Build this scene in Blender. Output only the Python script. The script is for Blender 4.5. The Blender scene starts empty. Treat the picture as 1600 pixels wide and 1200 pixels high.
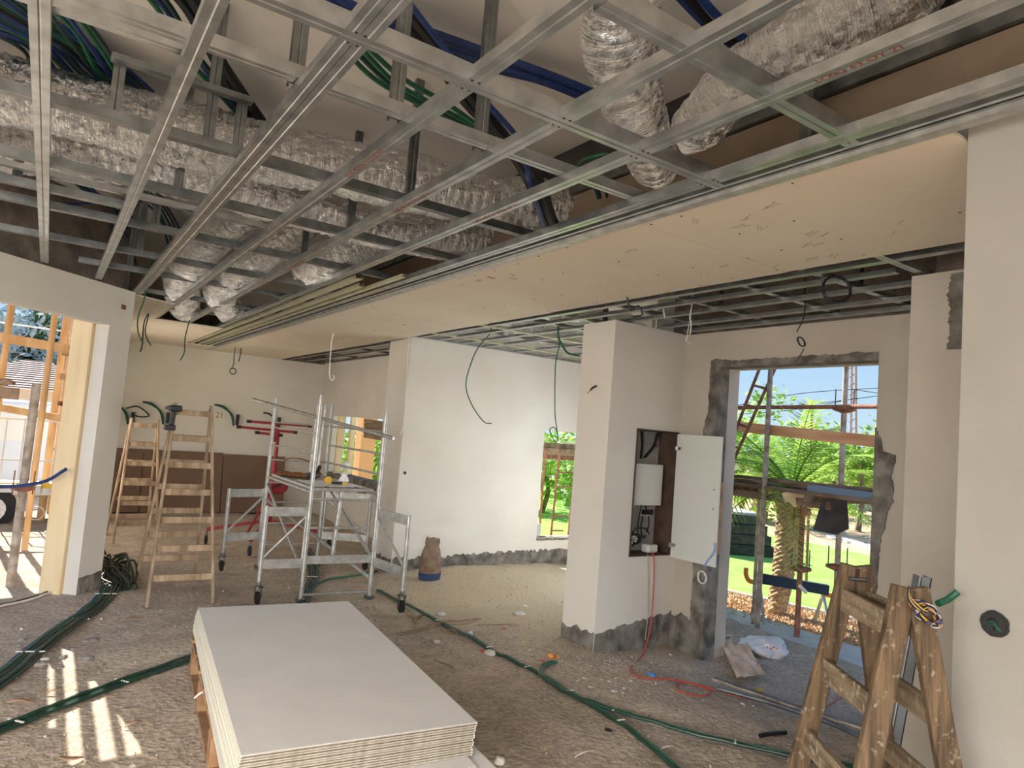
import bpy, bmesh, math, random
from mathutils import Vector, Matrix, noise
random.seed(7)
C = bpy.context.scene.collection
scn = bpy.context.scene
R = math.radians

# ------------------------------------------------------------------ camera
FPX = 1072.0
CAM = Vector((0, 0, 2.0))
def _v(u, w):
    return Vector((u-800, -(w-600), -FPX)).normalized()
_Y = _v(74, 622); _X = _v(2390, 807)
_X = (_X - _Y*_X.dot(_Y)).normalized(); _Z = _X.cross(_Y)
MW = Matrix((_X, _Y, _Z))            # camera axes -> room axes (X across, Y along the room, Z up)
cam_d = bpy.data.cameras.new('camera'); cam = bpy.data.objects.new('camera', cam_d); C.objects.link(cam)
cam.matrix_world = Matrix.Translation(CAM) @ MW.to_4x4()
cam_d.sensor_width = 36; cam_d.lens = FPX/1600*36; cam_d.clip_end = 500
scn.camera = cam
scn.view_settings.view_transform = 'Standard'; scn.view_settings.look = 'None'
scn.view_settings.exposure = 0.0; scn.view_settings.gamma = 1.0; scn.view_settings.use_curve_mapping = False

def at(u, w, **k):
    """room point seen at photo pixel (u, w) on the plane x=, y= or z= ; or at a given depth d="""
    d = MW @ Vector((u-800, -(w-600), -FPX))
    if 'd' in k: return CAM + d*(k['d']/FPX)
    (a, c), = k.items(); i = 'xyz'.index(a)
    return CAM + d*((c-CAM[i])/d[i])

# ------------------------------------------------------------------ sky, sun, daylight stand-ins added as area lamps
w = bpy.data.worlds.new('sky'); scn.world = w; w.use_nodes = True
nt = w.node_tree; nt.nodes.clear()
out = nt.nodes.new('ShaderNodeOutputWorld'); bg = nt.nodes.new('ShaderNodeBackground')
tc = nt.nodes.new('ShaderNodeTexCoord'); sp = nt.nodes.new('ShaderNodeSeparateXYZ'); cr = nt.nodes.new('ShaderNodeValToRGB')
nt.links.new(tc.outputs['Generated'], sp.inputs[0]); nt.links.new(sp.outputs['Z'], cr.inputs[0])
cr.color_ramp.elements[0].position = 0.0; cr.color_ramp.elements[0].color = (.66, .84, .97, 1)
cr.color_ramp.elements[1].position = 0.5; cr.color_ramp.elements[1].color = (.20, .42, .86, 1)
e = cr.color_ramp.elements.new(0.16); e.color = (.42, .68, .96, 1)
nt.links.new(cr.outputs[0], bg.inputs[0]); bg.inputs[1].default_value = 1.0
nt.links.new(bg.outputs[0], out.inputs[0])

sd = bpy.data.lights.new('sun', 'SUN'); sd.energy = 13.0; sd.angle = R(0.25); sd.color = (1, .93, .80)
sun = bpy.data.objects.new('sun', sd); C.objects.link(sun)
sun.rotation_euler = Vector((0.14, -1, -0.76)).to_track_quat('-Z', 'Y').to_euler()

def fill_lamp(name, loc, dirv, sx, sy, p, col, spread=180):  # area lamps added to brighten the interior, in place of sky through unseen openings
    l = bpy.data.lights.new(name, 'AREA'); l.shape = 'RECTANGLE'; l.size = sx; l.size_y = sy; l.energy = p; l.color = col; l.spread = R(spread)
    o = bpy.data.objects.new(name, l); C.objects.link(o); o.location = loc
    o.rotation_euler = Vector(dirv).to_track_quat('-Z', 'Y').to_euler()
fill_lamp('fill_rear_opening', (-2.4, -4.3, 2.1), (.0, 1, -.75), 4.0, 2.0, 430, (1, .94, .86), 105)
fill_lamp('fill_side_opening', (-4.7, -.6, 2.1), (1, .45, -.75), 4.6, 2.0, 250, (1, .95, .88), 105)
fill_lamp('fill_back_room_opening', (.62, 11.8, 1.6), (1, .1, -.1), 2.6, 2.2, 34, (1, .86, .68))  # added lamp; its unseen opening is inferred from the warm back wall
fill_lamp('fill_dining_opening', (6.6, 6.62, 1.5), (-1, 1, 0), 1.9, 2.0, 36, (.90, .96, 1))  # added lamp; its unseen opening is inferred from the bright white wall

# ------------------------------------------------------------------ materials
M = {}
def nodes(name):
    m = bpy.data.materials.new(name); m.use_nodes = True; n = m.node_tree
    return m, n, n.nodes['Principled BSDF']
def mat(name, c1, c2=None, scale=5, rough=.6, metal=0., bump=0., bscale=40, stretch=(1, 1, 1), detail=4, emit=None, lo=.35, hi=.65, alpha=1, trans=0, sheen=0, spec=None):
    m, n, b = nodes(name)
    c1 = tuple(c1)+(1,)
    b.inputs['Roughness'].default_value = rough; b.inputs['Metallic'].default_value = metal
    if spec is not None: b.inputs['Specular IOR Level'].default_value = spec
    tcn = n.nodes.new('ShaderNodeTexCoord'); mp = n.nodes.new('ShaderNodeMapping'); mp.inputs['Scale'].default_value = stretch
    n.links.new(tcn.outputs['Object'], mp.inputs[0])
    if c2:
        nz = n.nodes.new('ShaderNodeTexNoise'); nz.inputs['Scale'].default_value = scale; nz.inputs['Detail'].default_value = detail
        rp = n.nodes.new('ShaderNodeValToRGB'); rp.color_ramp.elements[0].position = lo; rp.color_ramp.elements[1].position = hi
        rp.color_ramp.elements[0].color = c1; rp.color_ramp.elements[1].color = tuple(c2)+(1,)
        n.links.new(mp.outputs[0], nz.inputs[0]); n.links.new(nz.outputs['Fac'], rp.inputs[0]); n.links.new(rp.outputs[0], b.inputs['Base Color'])
    else: b.inputs['Base Color'].default_value = c1
    if bump:
        nb = n.nodes.new('ShaderNodeTexNoise'); nb.inputs['Scale'].default_value = bscale; nb.inputs['Detail'].default_value = 5
        bp = n.nodes.new('ShaderNodeBump'); bp.inputs['Strength'].default_value = bump; bp.inputs['Distance'].default_value = .02
        n.links.new(mp.outputs[0], nb.inputs[0]); n.links.new(nb.outputs['Fac'], bp.inputs['Height']); n.links.new(bp.outputs[0], b.inputs['Normal'])
    if trans: b.inputs['Transmission Weight'].default_value = trans
    M[name] = m
    return m
def two(name, base, c2, scale, lo, hi):
    """lay a second patch colour with its own outline over a finished material"""
    m = M[name]; n = m.node_tree; b = n.nodes['Principled BSDF']
    mx = n.nodes.new('ShaderNodeMixRGB'); nz = n.nodes.new('ShaderNodeTexNoise'); nz.inputs['Scale'].default_value = scale; nz.inputs['Detail'].default_value = 6
    rp = n.nodes.new('ShaderNodeValToRGB'); rp.color_ramp.elements[0].position = lo; rp.color_ramp.elements[1].position = hi
    tcn = n.nodes.new('ShaderNodeTexCoord'); n.links.new(tcn.outputs['Object'], nz.inputs[0]); n.links.new(nz.outputs['Fac'], rp.inputs[0]); n.links.new(rp.outputs[0], mx.inputs[0])
    src = b.inputs['Base Color'].links[0].from_socket if b.inputs['Base Color'].links else None
    if src: n.links.new(src, mx.inputs[1])
    else: mx.inputs[1].default_value = tuple(base)+(1,)
    mx.inputs[2].default_value = tuple(c2)+(1,); n.links.new(mx.outputs[0], b.inputs['Base Color'])

mat('plaster', (.70, .66, .60), (.76, .73, .67), 1.2, .8, bump=.05, bscale=60)
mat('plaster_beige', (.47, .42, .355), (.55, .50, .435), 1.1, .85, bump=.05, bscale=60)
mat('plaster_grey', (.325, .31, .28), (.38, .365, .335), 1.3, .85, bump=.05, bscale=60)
mat('raw_concrete', (.10, .09, .08), (.27, .25, .22), 7, .95, bump=.9, bscale=22)
mat('slab', (.84, .81, .77), (.74, .71, .67), .7, .85, bump=.06, bscale=30)
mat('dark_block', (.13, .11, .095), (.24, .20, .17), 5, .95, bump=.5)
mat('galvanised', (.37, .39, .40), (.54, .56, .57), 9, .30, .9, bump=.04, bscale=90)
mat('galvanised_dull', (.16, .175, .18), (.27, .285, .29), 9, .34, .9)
mat('yellowed_steel', (.55, .54, .36), (.66, .66, .52), 5, .42, .55)
mat('alu', (.42, .42, .41), (.60, .60, .58), 14, .42, .6, bump=.1)
mat('steel_lit', (.72, .74, .76), (.82, .84, .86), 8, .4, .3)
mat('cable_green', (.012, .095, .055), (.02, .14, .08), 20, .4)
mat('cable_dark_green', (.010, .035, .026), (.016, .06, .04), 20, .35)
mat('cable_blue', (.012, .03, .13), (.02, .05, .20), 20, .4)
mat('cable_pale_blue', (.25, .38, .75), (.35, .5, .8), 20, .4)
mat('cable_black', (.012, .012, .014), None, rough=.5)
mat('cable_white', (.75, .74, .70), None, rough=.5)
mat('cable_red', (.55, .06, .04), (.65, .10, .07), 20, .45)
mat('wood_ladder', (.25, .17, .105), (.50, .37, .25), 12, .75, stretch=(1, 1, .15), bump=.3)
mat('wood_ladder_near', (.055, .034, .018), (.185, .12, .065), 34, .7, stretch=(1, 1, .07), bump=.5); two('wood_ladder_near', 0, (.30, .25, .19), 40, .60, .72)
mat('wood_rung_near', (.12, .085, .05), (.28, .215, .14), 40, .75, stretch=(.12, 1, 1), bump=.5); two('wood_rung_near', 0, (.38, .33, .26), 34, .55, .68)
mat('wood_orange', (.66, .36, .14), (.85, .55, .28), 9, .7, stretch=(1, 1, .2), bump=.2)
mat('wood_board_orange', (.55, .27, .13), (.72, .42, .24), 5, .7, stretch=(.3, .3, 2))
mat('wood_pale', (.80, .60, .34), (.88, .72, .46), 6, .7, stretch=(1, 1, .2), bump=.2)
mat('wood_plank', (.22, .13, .08), (.42, .29, .19), 7, .8, stretch=(1, .25, 1), bump=.4)
mat('wood_old', (.12, .075, .05), (.30, .21, .15), 7, .85, stretch=(1, .3, 1), bump=.5)
mat('pallet_wood', (.24, .125, .06), (.40, .24, .13), 8, .8, bump=.3)
mat('steel_pole', (.30, .23, .18), (.52, .46, .40), 11, .6, .25, bump=.15)
mat('rusty', (.20, .08, .05), (.38, .17, .11), 13, .75, bump=.3)
mat('red_paint', (.30, .02, .03), (.42, .04, .05), 9, .45)
mat('black_rubber', (.015, .015, .016), None, rough=.7)
mat('board_face', (.72, .71, .70), (.76, .75, .74), 2.5, .85, spec=.15)
mat('board_edge', (.72, .68, .55), (.80, .77, .66), 30, .9)
mat('board_grey_back', (.20, .18, .15), None, rough=.9)
mat('board_core', (.34, .30, .245), (.46, .42, .35), 30, .95)
mat('board_brown', (.175, .105, .07), (.20, .125, .085), 2, .85)
mat('black_plastic', (.02, .02, .023), None, rough=.4)
mat('white_plastic', (.70, .70, .67), None, rough=.4)
mat('paper', (.93, .92, .95), None, rough=.8)
mat('leather', (.16, .06, .022), (.28, .12, .05), 14, .6, bump=.3)
mat('yellow', (.80, .50, .04), None, rough=.5)
mat('door_white', (.70, .72, .69), None, rough=.5)
mat('cabinet_brown', (.06, .035, .025), (.10, .06, .04), 8, .8)
mat('niche', (.36, .35, .33), (.46, .44, .41), 6, .9)
mat('bag_brown', (.17, .11, .08), (.30, .21, .15), 9, .85, bump=.5)
mat('bag_blue', (.03, .05, .13), None, rough=.8)
mat('stamp_red', (.20, .05, .035), (.34, .13, .10), 60, .6)
mat('pen_red', (.50, .16, .06), None, rough=.8)
mat('screw', (.03, .025, .02), None, rough=.7)
mat('scuff', (.30, .25, .20), None, rough=.9)
mat('blue_ink', (.10, .30, .75), None, rough=.7)
mat('cardboard', (.56, .38, .24), (.80, .62, .46), 5, .85, bump=.2); two('cardboard', 0, (.14, .10, .07), 7, .60, .68)
mat('plastic_bag', (.72, .70, .74), (.84, .84, .86), 9, .35, bump=.4, bscale=18, trans=.15)
mat('bag_red', (.7, .12, .12), None, rough=.5)
mat('orange_plastic', (.85, .28, .05), None, rough=.5)
mat('splinter', (.24, .14, .08), (.38, .24, .15), 14, .8)
mat('chip', (.60, .56, .50), (.78, .75, .70), 12, .9)
mat('grit', (.16, .13, .11), (.34, .29, .24), 9, .95)
mat('stone', (.20, .18, .17), (.38, .35, .32), 9, .9, bump=.4)
mat('grass', (.27, .55, .08), (.36, .68, .13), 3, .9, bump=.6, bscale=160)
mat('gravel', (.46, .28, .16), (.74, .54, .36), 22, .9, bump=1, bscale=26)
mat('patio', (.56, .57, .60), (.68, .69, .71), 4, .85, bump=.2)
mat('sand_out', (.60, .47, .34), (.78, .66, .52), 3, .95, bump=.8, bscale=14)
mat('bark_palm', (.30, .19, .10), (.62, .48, .30), 26, .95, bump=1, bscale=22)
mat('leaf', (.20, .40, .05), (.50, .68, .14), 6, .6)
mat('leaf_dark', (.08, .14, .05), (.20, .27, .13), 4, .7)
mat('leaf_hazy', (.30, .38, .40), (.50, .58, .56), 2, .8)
mat('bark', (.20, .13, .08), (.34, .25, .18), 9, .95, bump=.6)
mat('sleeper', (.035, .03, .028), (.09, .075, .065), 8, .8, stretch=(1, .2, 1))
mat('beige_wall', (.78, .66, .50), (.84, .73, .58), 2, .9)
mat('white_wall_out', (.80, .78, .74), (.86, .84, .80), 2, .9)
mat('terracotta', (.86, .54, .38), (.95, .66, .50), 6, .85)
mat('terracotta_dark', (.22, .15, .13), (.30, .2, .17), 6, .9)
mat('van_paint', (.62, .66, .74), None, rough=.25)
mat('glass_dark', (.03, .08, .13), None, rough=.08)
mat('navy', (.02, .045, .08), None, rough=.4)
mat('tarp', (.03, .026, .026), (.06, .055, .055), 6, .7, bump=.4, bscale=10)
mat('tarp_blue', (.16, .24, .36), None, rough=.5)
mat('column_orange', (.86, .48, .22), None, rough=.7)
mat('steel_grey_pipe', (.10, .11, .12), (.18, .19, .20), 8, .4, .6)
for k in ('leaf', 'leaf_dark'):
    n = M[k].node_tree; b = n.nodes['Principled BSDF']; tr = n.nodes.new('ShaderNodeBsdfTranslucent'); ad = n.nodes.new('ShaderNodeMixShader'); ad.inputs[0].default_value = .45
    n.links.new(b.inputs['Base Color'].links[0].from_socket, tr.inputs['Color']); n.links.new(b.outputs[0], ad.inputs[1]); n.links.new(tr.outputs[0], ad.inputs[2])
    n.links.new(ad.outputs[0], n.nodes['Material Output'].inputs['Surface'])

def dirt_material():
    m, n, b = nodes('dirt'); M['dirt'] = m
    tcn = n.nodes.new('ShaderNodeTexCoord')
    def nz(s, d=6):
        q = n.nodes.new('ShaderNodeTexNoise'); q.inputs['Scale'].default_value = s; q.inputs['Detail'].default_value = d; n.links.new(tcn.outputs['Object'], q.inputs[0]); return q
    a = nz(.9); r1 = n.nodes.new('ShaderNodeValToRGB'); r1.color_ramp.elements[0].position = .35; r1.color_ramp.elements[1].position = .65
    r1.color_ramp.elements[0].color = (.37, .305, .245, 1); r1.color_ramp.elements[1].color = (.57, .485, .395, 1)
    f = nz(26, 10); r2 = n.nodes.new('ShaderNodeValToRGB'); r2.color_ramp.elements[0].position = .32; r2.color_ramp.elements[1].position = .68
    r2.color_ramp.elements[0].color = (.74, .73, .72, 1); r2.color_ramp.elements[1].color = (1.16, 1.14, 1.10, 1)
    mx = n.nodes.new('ShaderNodeMixRGB'); mx.blend_type = 'MULTIPLY'; mx.inputs[0].default_value = .8
    g_ = nz(4.5, 5); am = n.nodes.new('ShaderNodeMath'); am.operation = 'MULTIPLY_ADD'; am.inputs[1].default_value = .45; n.links.new(g_.outputs[0], am.inputs[0]); am2 = n.nodes.new('ShaderNodeMath'); am2.operation = 'MULTIPLY'; am2.inputs[1].default_value = .6; n.links.new(a.outputs[0], am2.inputs[0]); n.links.new(am2.outputs[0], am.inputs[2]); n.links.new(am.outputs[0], r1.inputs[0]); n.links.new(f.outputs[0], r2.inputs[0]); n.links.new(r1.outputs[0], mx.inputs[1]); n.links.new(r2.outputs[0], mx.inputs[2])
    # sandy heap by the middle wall keeps its own colour
    sx = n.nodes.new('ShaderNodeSeparateXYZ'); n.links.new(tcn.outputs['Object'], sx.inputs[0])
    v = n.nodes.new('ShaderNodeVectorMath'); v.operation = 'DISTANCE'; n.links.new(tcn.outputs['Object'], v.inputs[0]); v.inputs[1].default_value = (5.4, 7.3, 0)
    ms = n.nodes.new('ShaderNodeMapRange'); ms.inputs[1].default_value = 2.3; ms.inputs[2].default_value = 1.2
    ad = n.nodes.new('ShaderNodeMath'); ad.operation = 'ADD'; sb = n.nodes.new('ShaderNodeMath'); sb.operation = 'MULTIPLY_ADD'; sb.inputs[1].default_value = 1.4; sb.inputs[2].default_value = -.7
    n.links.new(nz(2.5).outputs[0], sb.inputs[0]); n.links.new(v.outputs['Value'], ad.inputs[0]); n.links.new(sb.outputs[0], ad.inputs[1]); n.links.new(ad.outputs[0], ms.inputs[0])
    m2 = n.nodes.new('ShaderNodeMixRGB'); m2.inputs[2].default_value = (.58, .48, .34, 1); n.links.new(ms.outputs[0], m2.inputs[0]); n.links.new(mx.outputs[0], m2.inputs[1])
    m3 = n.nodes.new('ShaderNodeMixRGB'); m3.blend_type = 'MULTIPLY'; m3.inputs[0].default_value = .3; n.links.new(m2.outputs[0], m3.inputs[1]); n.links.new(r2.outputs[0], m3.inputs[2])
    n.links.new(m3.outputs[0], b.inputs['Base Color']); b.inputs['Roughness'].default_value = .95
    bp = n.nodes.new('ShaderNodeBump'); bp.inputs['Strength'].default_value = .8; bp.inputs['Distance'].default_value = .025
    n.links.new(f.outputs[0], bp.inputs['Height']); n.links.new(bp.outputs[0], b.inputs['Normal'])
dirt_material()

def foil_material():
    m, n, b = nodes('foil'); M['foil'] = m
    b.inputs['Metallic'].default_value = 1; b.inputs['Roughness'].default_value = .12
    b.inputs['Base Color'].default_value = (.92, .92, .92, 1)
    uv = n.nodes.new('ShaderNodeUVMap')
    mp = n.nodes.new('ShaderNodeMapping'); mp.inputs['Scale'].default_value = (26, 3, 1); n.links.new(uv.outputs[0], mp.inputs[0])
    a = n.nodes.new('ShaderNodeTexNoise'); a.inputs['Scale'].default_value = 2.2; a.inputs['Detail'].default_value = 5; n.links.new(mp.outputs[0], a.inputs[0])
    tcn = n.nodes.new('ShaderNodeTexCoord')
    c = n.nodes.new('ShaderNodeTexVoronoi'); c.inputs['Scale'].default_value = 15; c.feature = 'F1'
    w2 = n.nodes.new('ShaderNodeTexNoise'); w2.inputs['Scale'].default_value = 13; w2.inputs['Detail'].default_value = 6
    n.links.new(tcn.outputs['Object'], w2.inputs[0]); n.links.new(w2.outputs['Color'], c.inputs[0])
    s = n.nodes.new('ShaderNodeMath'); s.operation = 'MULTIPLY_ADD'; n.links.new(a.outputs[0], s.inputs[0]); s.inputs[1].default_value = .8; n.links.new(w2.outputs[0], s.inputs[2])
    bp = n.nodes.new('ShaderNodeBump'); bp.inputs['Strength'].default_value = 1; bp.inputs['Distance'].default_value = .12
    n.links.new(s.outputs[0], bp.inputs['Height']); n.links.new(bp.outputs[0], b.inputs['Normal'])
foil_material()

# ------------------------------------------------------------------ mesh helpers
class MB:
    def __init__(s): s.v = []; s.f = []; s.uv = []
    def add(s, vs, fs):
        o = len(s.v); s.v += [Vector(p) for p in vs]; s.f += [tuple(i+o for i in f) for f in fs]; return s
    def box(s, c, d, rz=0, mtx=None):
        c = Vector(c); q = []
        m = mtx or Matrix.Rotation(rz, 3, 'Z')
        for x in (-1, 1):
            for y in (-1, 1):
                for z in (-1, 1): q.append(c + m @ Vector((x*d[0]/2, y*d[1]/2, z*d[2]/2)))
        return s.add(q, [(0, 1, 3, 2), (4, 6, 7, 5), (0, 4, 5, 1), (2, 3, 7, 6), (0, 2, 6, 4), (1, 5, 7, 3)])
    def b2(s, a, b): # box by two corners
        a = Vector(a); b = Vector(b); return s.box((a+b)/2, [abs(x) for x in (b-a)])
    def bar(s, p0, p1, w, h, up=(0, 0, 1)):
        p0 = Vector(p0); p1 = Vector(p1); d = (p1-p0); L = d.length; d.normalize()
        x = d.cross(Vector(up)); x = x.normalized() if x.length > 1e-4 else Vector((1, 0, 0)); z = x.cross(d)
        return s.box((p0+p1)/2, (w, L, h), mtx=Matrix((x, d, z)).transposed())
    def tube(s, pts, r, n=8, cap=True, rfun=None):
        pts = [Vector(p) for p in pts]; o = len(s.v); k = len(pts); pu = None
        for i, p in enumerate(pts):
            t = (pts[min(i+1, k-1)]-pts[max(i-1, 0)]).normalized()
            if pu is None:
                a = Vector((0, 0, 1)) if abs(t.z) < .9 else Vector((1, 0, 0)); u = t.cross(a).normalized()
            else:
                u = (pu - t*pu.dot(t)); u = u.normalized() if u.length > 1e-5 else pu
            pu = u; v = t.cross(u)
            rr = rfun(i, k) if rfun else (r[i] if isinstance(r, (list, tuple)) else r)
            for j in range(n):
                a = 2*math.pi*j/n; s.v.append(p + (u*math.cos(a)+v*math.sin(a))*rr)
        for i in range(k-1):
            for j in range(n):
                s.f.append((o+i*n+j, o+i*n+(j+1) % n, o+(i+1)*n+(j+1) % n, o+(i+1)*n+j))
        if cap: s.f.append(tuple(o+j for j in range(n))[::-1]); s.f.append(tuple(o+(k-1)*n+j for j in range(n)))
        return s
    def lathe(s, c, prof, n=16, axis='z'):
        c = Vector(c); o = len(s.v)
        for r, h in prof:
            for j in range(n):
                a = 2*math.pi*j/n; p = (r*math.cos(a), r*math.sin(a), h)
                if axis == 'x': p = (p[2], p[0], p[1])
                if axis == 'y': p = (p[0], p[2], p[1])
                s.v.append(c+Vector(p))
        for i in range(len(prof)-1):
            for j in range(n): s.f.append((o+i*n+j, o+i*n+(j+1) % n, o+(i+1)*n+(j+1) % n, o+(i+1)*n+j))
        s.f.append(tuple(o+j for j in range(n))); s.f.append(tuple(o+(len(prof)-1)*n+j for j in range(n)))
        return s
    def prism(s, poly, z0, z1):
        n = len(poly); o = [(p[0], p[1], z0) for p in poly]+[(p[0], p[1], z1) for p in poly]
        return s.add(o, [tuple(range(n))[::-1], tuple(range(n, 2*n))]+[(i, (i+1) % n, n+(i+1) % n, n+i) for i in range(n)])
    def plate(s, pts, nrm, t):   # planar polygon given thickness along nrm
        nrm = Vector(nrm).normalized(); n = len(pts); a = [Vector(p) for p in pts]; b = [p+nrm*t for p in a]
        return s.add(a+b, [tuple(range(n))[::-1], tuple(range(n, 2*n))]+[(i, (i+1) % n, n+(i+1) % n, n+i) for i in range(n)])
    def channel(s, p0, p1, w=.06, h=.03, t=.0025, up=(0, 0, 1)):
        """steel U channel, web below, flanges and lips above"""
        p0 = Vector(p0); p1 = Vector(p1); d = (p1-p0).normalized(); x = d.cross(Vector(up)).normalized(); z = x.cross(d)
        prof = [(-w/2, h), (-w/2+.008, h), (-w/2+.008, h-t), (-w/2+t, h-t), (-w/2+t, t), (-w*.08, t), (0, t+.003), (w*.08, t), (w/2-t, t), (w/2-t, h-t), (w/2-.008, h-t), (w/2-.008, h), (w/2, h), (w/2, 0), (w*.08, 0), (0, .003), (-w*.08, 0), (-w/2, 0)]
        o = len(s.v); n = len(prof)
        for p in (p0, p1):
            for a, b in prof: s.v.append(p+x*a+z*b)
        for i in range(n): s.f.append((o+i, o+(i+1) % n, o+n+(i+1) % n, o+n+i))
        return s
    def build(s, name, m, parent=None, smooth=False, bevel=0):
        me = bpy.data.meshes.new(name)
        off = parent_loc(parent)
        me.from_pydata([p-off for p in s.v], [], s.f)
        me.materials.append(M[m] if isinstance(m, str) else m)
        bm = bmesh.new(); bm.from_mesh(me); bmesh.ops.recalc_face_normals(bm, faces=bm.faces); bm.to_mesh(me); bm.free()
        if smooth:
            for p in me.polygons: p.use_smooth = True
            try: me.set_sharp_from_angle(angle=R(40))
            except Exception: pass
        o = bpy.data.objects.new(name, me); C.objects.link(o)
        if parent: o.parent = parent
        if bevel:
            b = o.modifiers.new('bevel', 'BEVEL'); b.width = bevel; b.segments = 2; b.limit_method = 'ANGLE'
        return o
def parent_loc(p):
    v = Vector((0, 0, 0))
    while p: v += Vector(p.location); p = p.parent
    return v
def tag(o, label=None, cat=None, group=None, kind=None):
    if label: o['label'] = label
    if cat: o['category'] = cat
    if group: o['group'] = group
    if kind: o['kind'] = kind
    return o
def thing(name, loc, label, cat, group=None, rz=0):
    o = bpy.data.objects.new(name, None); C.objects.link(o); o.location = loc; o.rotation_euler = (0, 0, rz); o.empty_display_size = .1
    return tag(o, label, cat, group)
def one(mb, name, m, label, cat, group=None, smooth=False, bevel=0, kind=None):
    o = mb.build(name, m, smooth=smooth, bevel=bevel); return tag(o, label, cat, group, kind)
def struct(mb, name, m, smooth=False, bevel=0):
    return tag(mb.build(name, m, smooth=smooth, bevel=bevel), kind='structure')
def spl(pts, n=10):
    P = [Vector(p) for p in pts]; P = [P[0]*2-P[1]]+P+[P[-1]*2-P[-2]]; o = []
    for i in range(1, len(P)-2):
        for k in range(n):
            t = k/n; a, b, c, d = P[i-1:i+3]
            o.append(.5*((2*b)+(c-a)*t+(2*a-5*b+4*c-d)*t*t+(3*b-a-3*c+d)*t**3))
    o.append(P[-2]); return o
def cable(name, pts, r, m, label, cat='cable', group=None, n=10, seg=8, parent=None):
    mb = MB().tube(spl(pts, n), r, seg)
    o = mb.build(name, m, parent, smooth=True)
    if not parent: tag(o, label, cat, group)
    return o
def copy_tree(o, parent=None):
    c = o.copy(); C.objects.link(c); c.parent = parent
    for ch in list(o.children): copy_tree(ch, c)
    return c
def text(s, size, m, parent, origin, xdir, ydir, name='printed_marking', ext=.0004):
    cu = bpy.data.curves.new('t', 'FONT'); cu.body = s; cu.size = size; cu.extrude = ext; cu.align_x = 'CENTER'; cu.align_y = 'CENTER'
    to = bpy.data.objects.new('t', cu); C.objects.link(to)
    bpy.context.view_layer.update()
    me = bpy.data.meshes.new_from_object(to.evaluated_get(bpy.context.evaluated_depsgraph_get()))
    bpy.data.objects.remove(to)
    x = Vector(xdir).normalized(); y = Vector(ydir).normalized(); z = x.cross(y)
    me.transform(Matrix.Translation(Vector(origin)-parent_loc(parent)) @ Matrix((x, y, z)).transposed().to_4x4())
    me.materials.clear(); me.materials.append(M[m])
    o = bpy.data.objects.new(name, me); C.objects.link(o); o.parent = parent; return o

# ------------------------------------------------------------------ walls
ZC = 3.22; ZT = 4.05
def wall(mb, p0, p1, t, z0, z1, ops=()):
    """wall whose seen face runs p0->p1, thickness t to the left of p0->p1; ops = (s0,s1,za,zb) openings along it"""
    p0 = Vector((*p0, 0)); p1 = Vector((*p1, 0)); d = p1-p0; L = d.length; d.normalize(); nrm = Vector((-d.y, d.x, 0))*t
    ss = sorted({0, L, *[o[0] for o in ops], *[o[1] for o in ops]}); zs = sorted({z0, z1, *[o[2] for o in ops], *[o[3] for o in ops]})
    def solid(i, j):
        if i < 0 or j < 0 or i >= len(ss)-1 or j >= len(zs)-1: return False
        s = (ss[i]+ss[i+1])/2; z = (zs[j]+zs[j+1])/2
        return not any(o[0] < s < o[1] and o[2] < z < o[3] for o in ops)
    P = lambda s, z, k: p0+d*s+nrm*k+Vector((0, 0, z))
    for i in range(len(ss)-1):
        for j in range(len(zs)-1):
            if not solid(i, j): continue
            a, b, c, e = ss[i], ss[i+1], zs[j], zs[j+1]
            mb.add([P(a, c, 0), P(b, c, 0), P(b, e, 0), P(a, e, 0)], [(0, 1, 2, 3)]); mb.add([P(a, c, 1), P(b, c, 1), P(b, e, 1), P(a, e, 1)], [(3, 2, 1, 0)])
            if not solid(i-1, j): mb.add([P(a, c, 0), P(a, e, 0), P(a, e, 1), P(a, c, 1)], [(0, 1, 2, 3)])
            if not solid(i+1, j): mb.add([P(b, c, 0), P(b, c, 1), P(b, e, 1), P(b, e, 0)], [(0, 1, 2, 3)])
            if not solid(i, j-1): mb.add([P(a, c, 0), P(a, c, 1), P(b, c, 1), P(b, c, 0)], [(0, 1, 2, 3)])
            if not solid(i, j+1): mb.add([P(a, e, 0), P(b, e, 0), P(b, e, 1), P(a, e, 1)], [(0, 1, 2, 3)])
    return mb
Q = 2**.5
# diagonal left wall, from its near end (-4.6,3.2) to the pier corner (.67,8.47); opening up to .45,8.25
LD = (5.27)*Q
m_ = MB(); wall(m_, (-4.6, 3.2), (.67, 8.47), .16, -.3, ZC, [(2.2, LD-.31, -.5, 2.81)])
struct(m_, 'wall_left', 'plaster')
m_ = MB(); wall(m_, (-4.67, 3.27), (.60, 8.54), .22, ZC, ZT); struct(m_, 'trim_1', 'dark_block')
m_ = MB(); wall(m_, (.48, 15.0), (.48, 8.6), -.2, -.3, ZT, [(1.8, 4.6, .4, 2.8)]); struct(m_, 'wall_back_left', 'plaster')
m_ = MB().b2((.3, 14.9, -.3), (5.3, 15.2, ZC)); struct(m_, 'wall_back', 'plaster')
m_ = MB().b2((.3, 14.95, ZC), (5.3, 15.2, ZT)); struct(m_, 'trim_2', 'dark_block')
# window wall x=4.99 (runs along y)
m_ = MB(); wall(m_, (4.99, 9.3), (4.99, 14.9), -.28, -.3, ZT, [(1.72, 4.72, .93, 2.11)])
m_.b2((4.05, 8.86, -.3), (4.99, 9.3, ZC))
struct(m_, 'wall_far_right', 'plaster')
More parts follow.
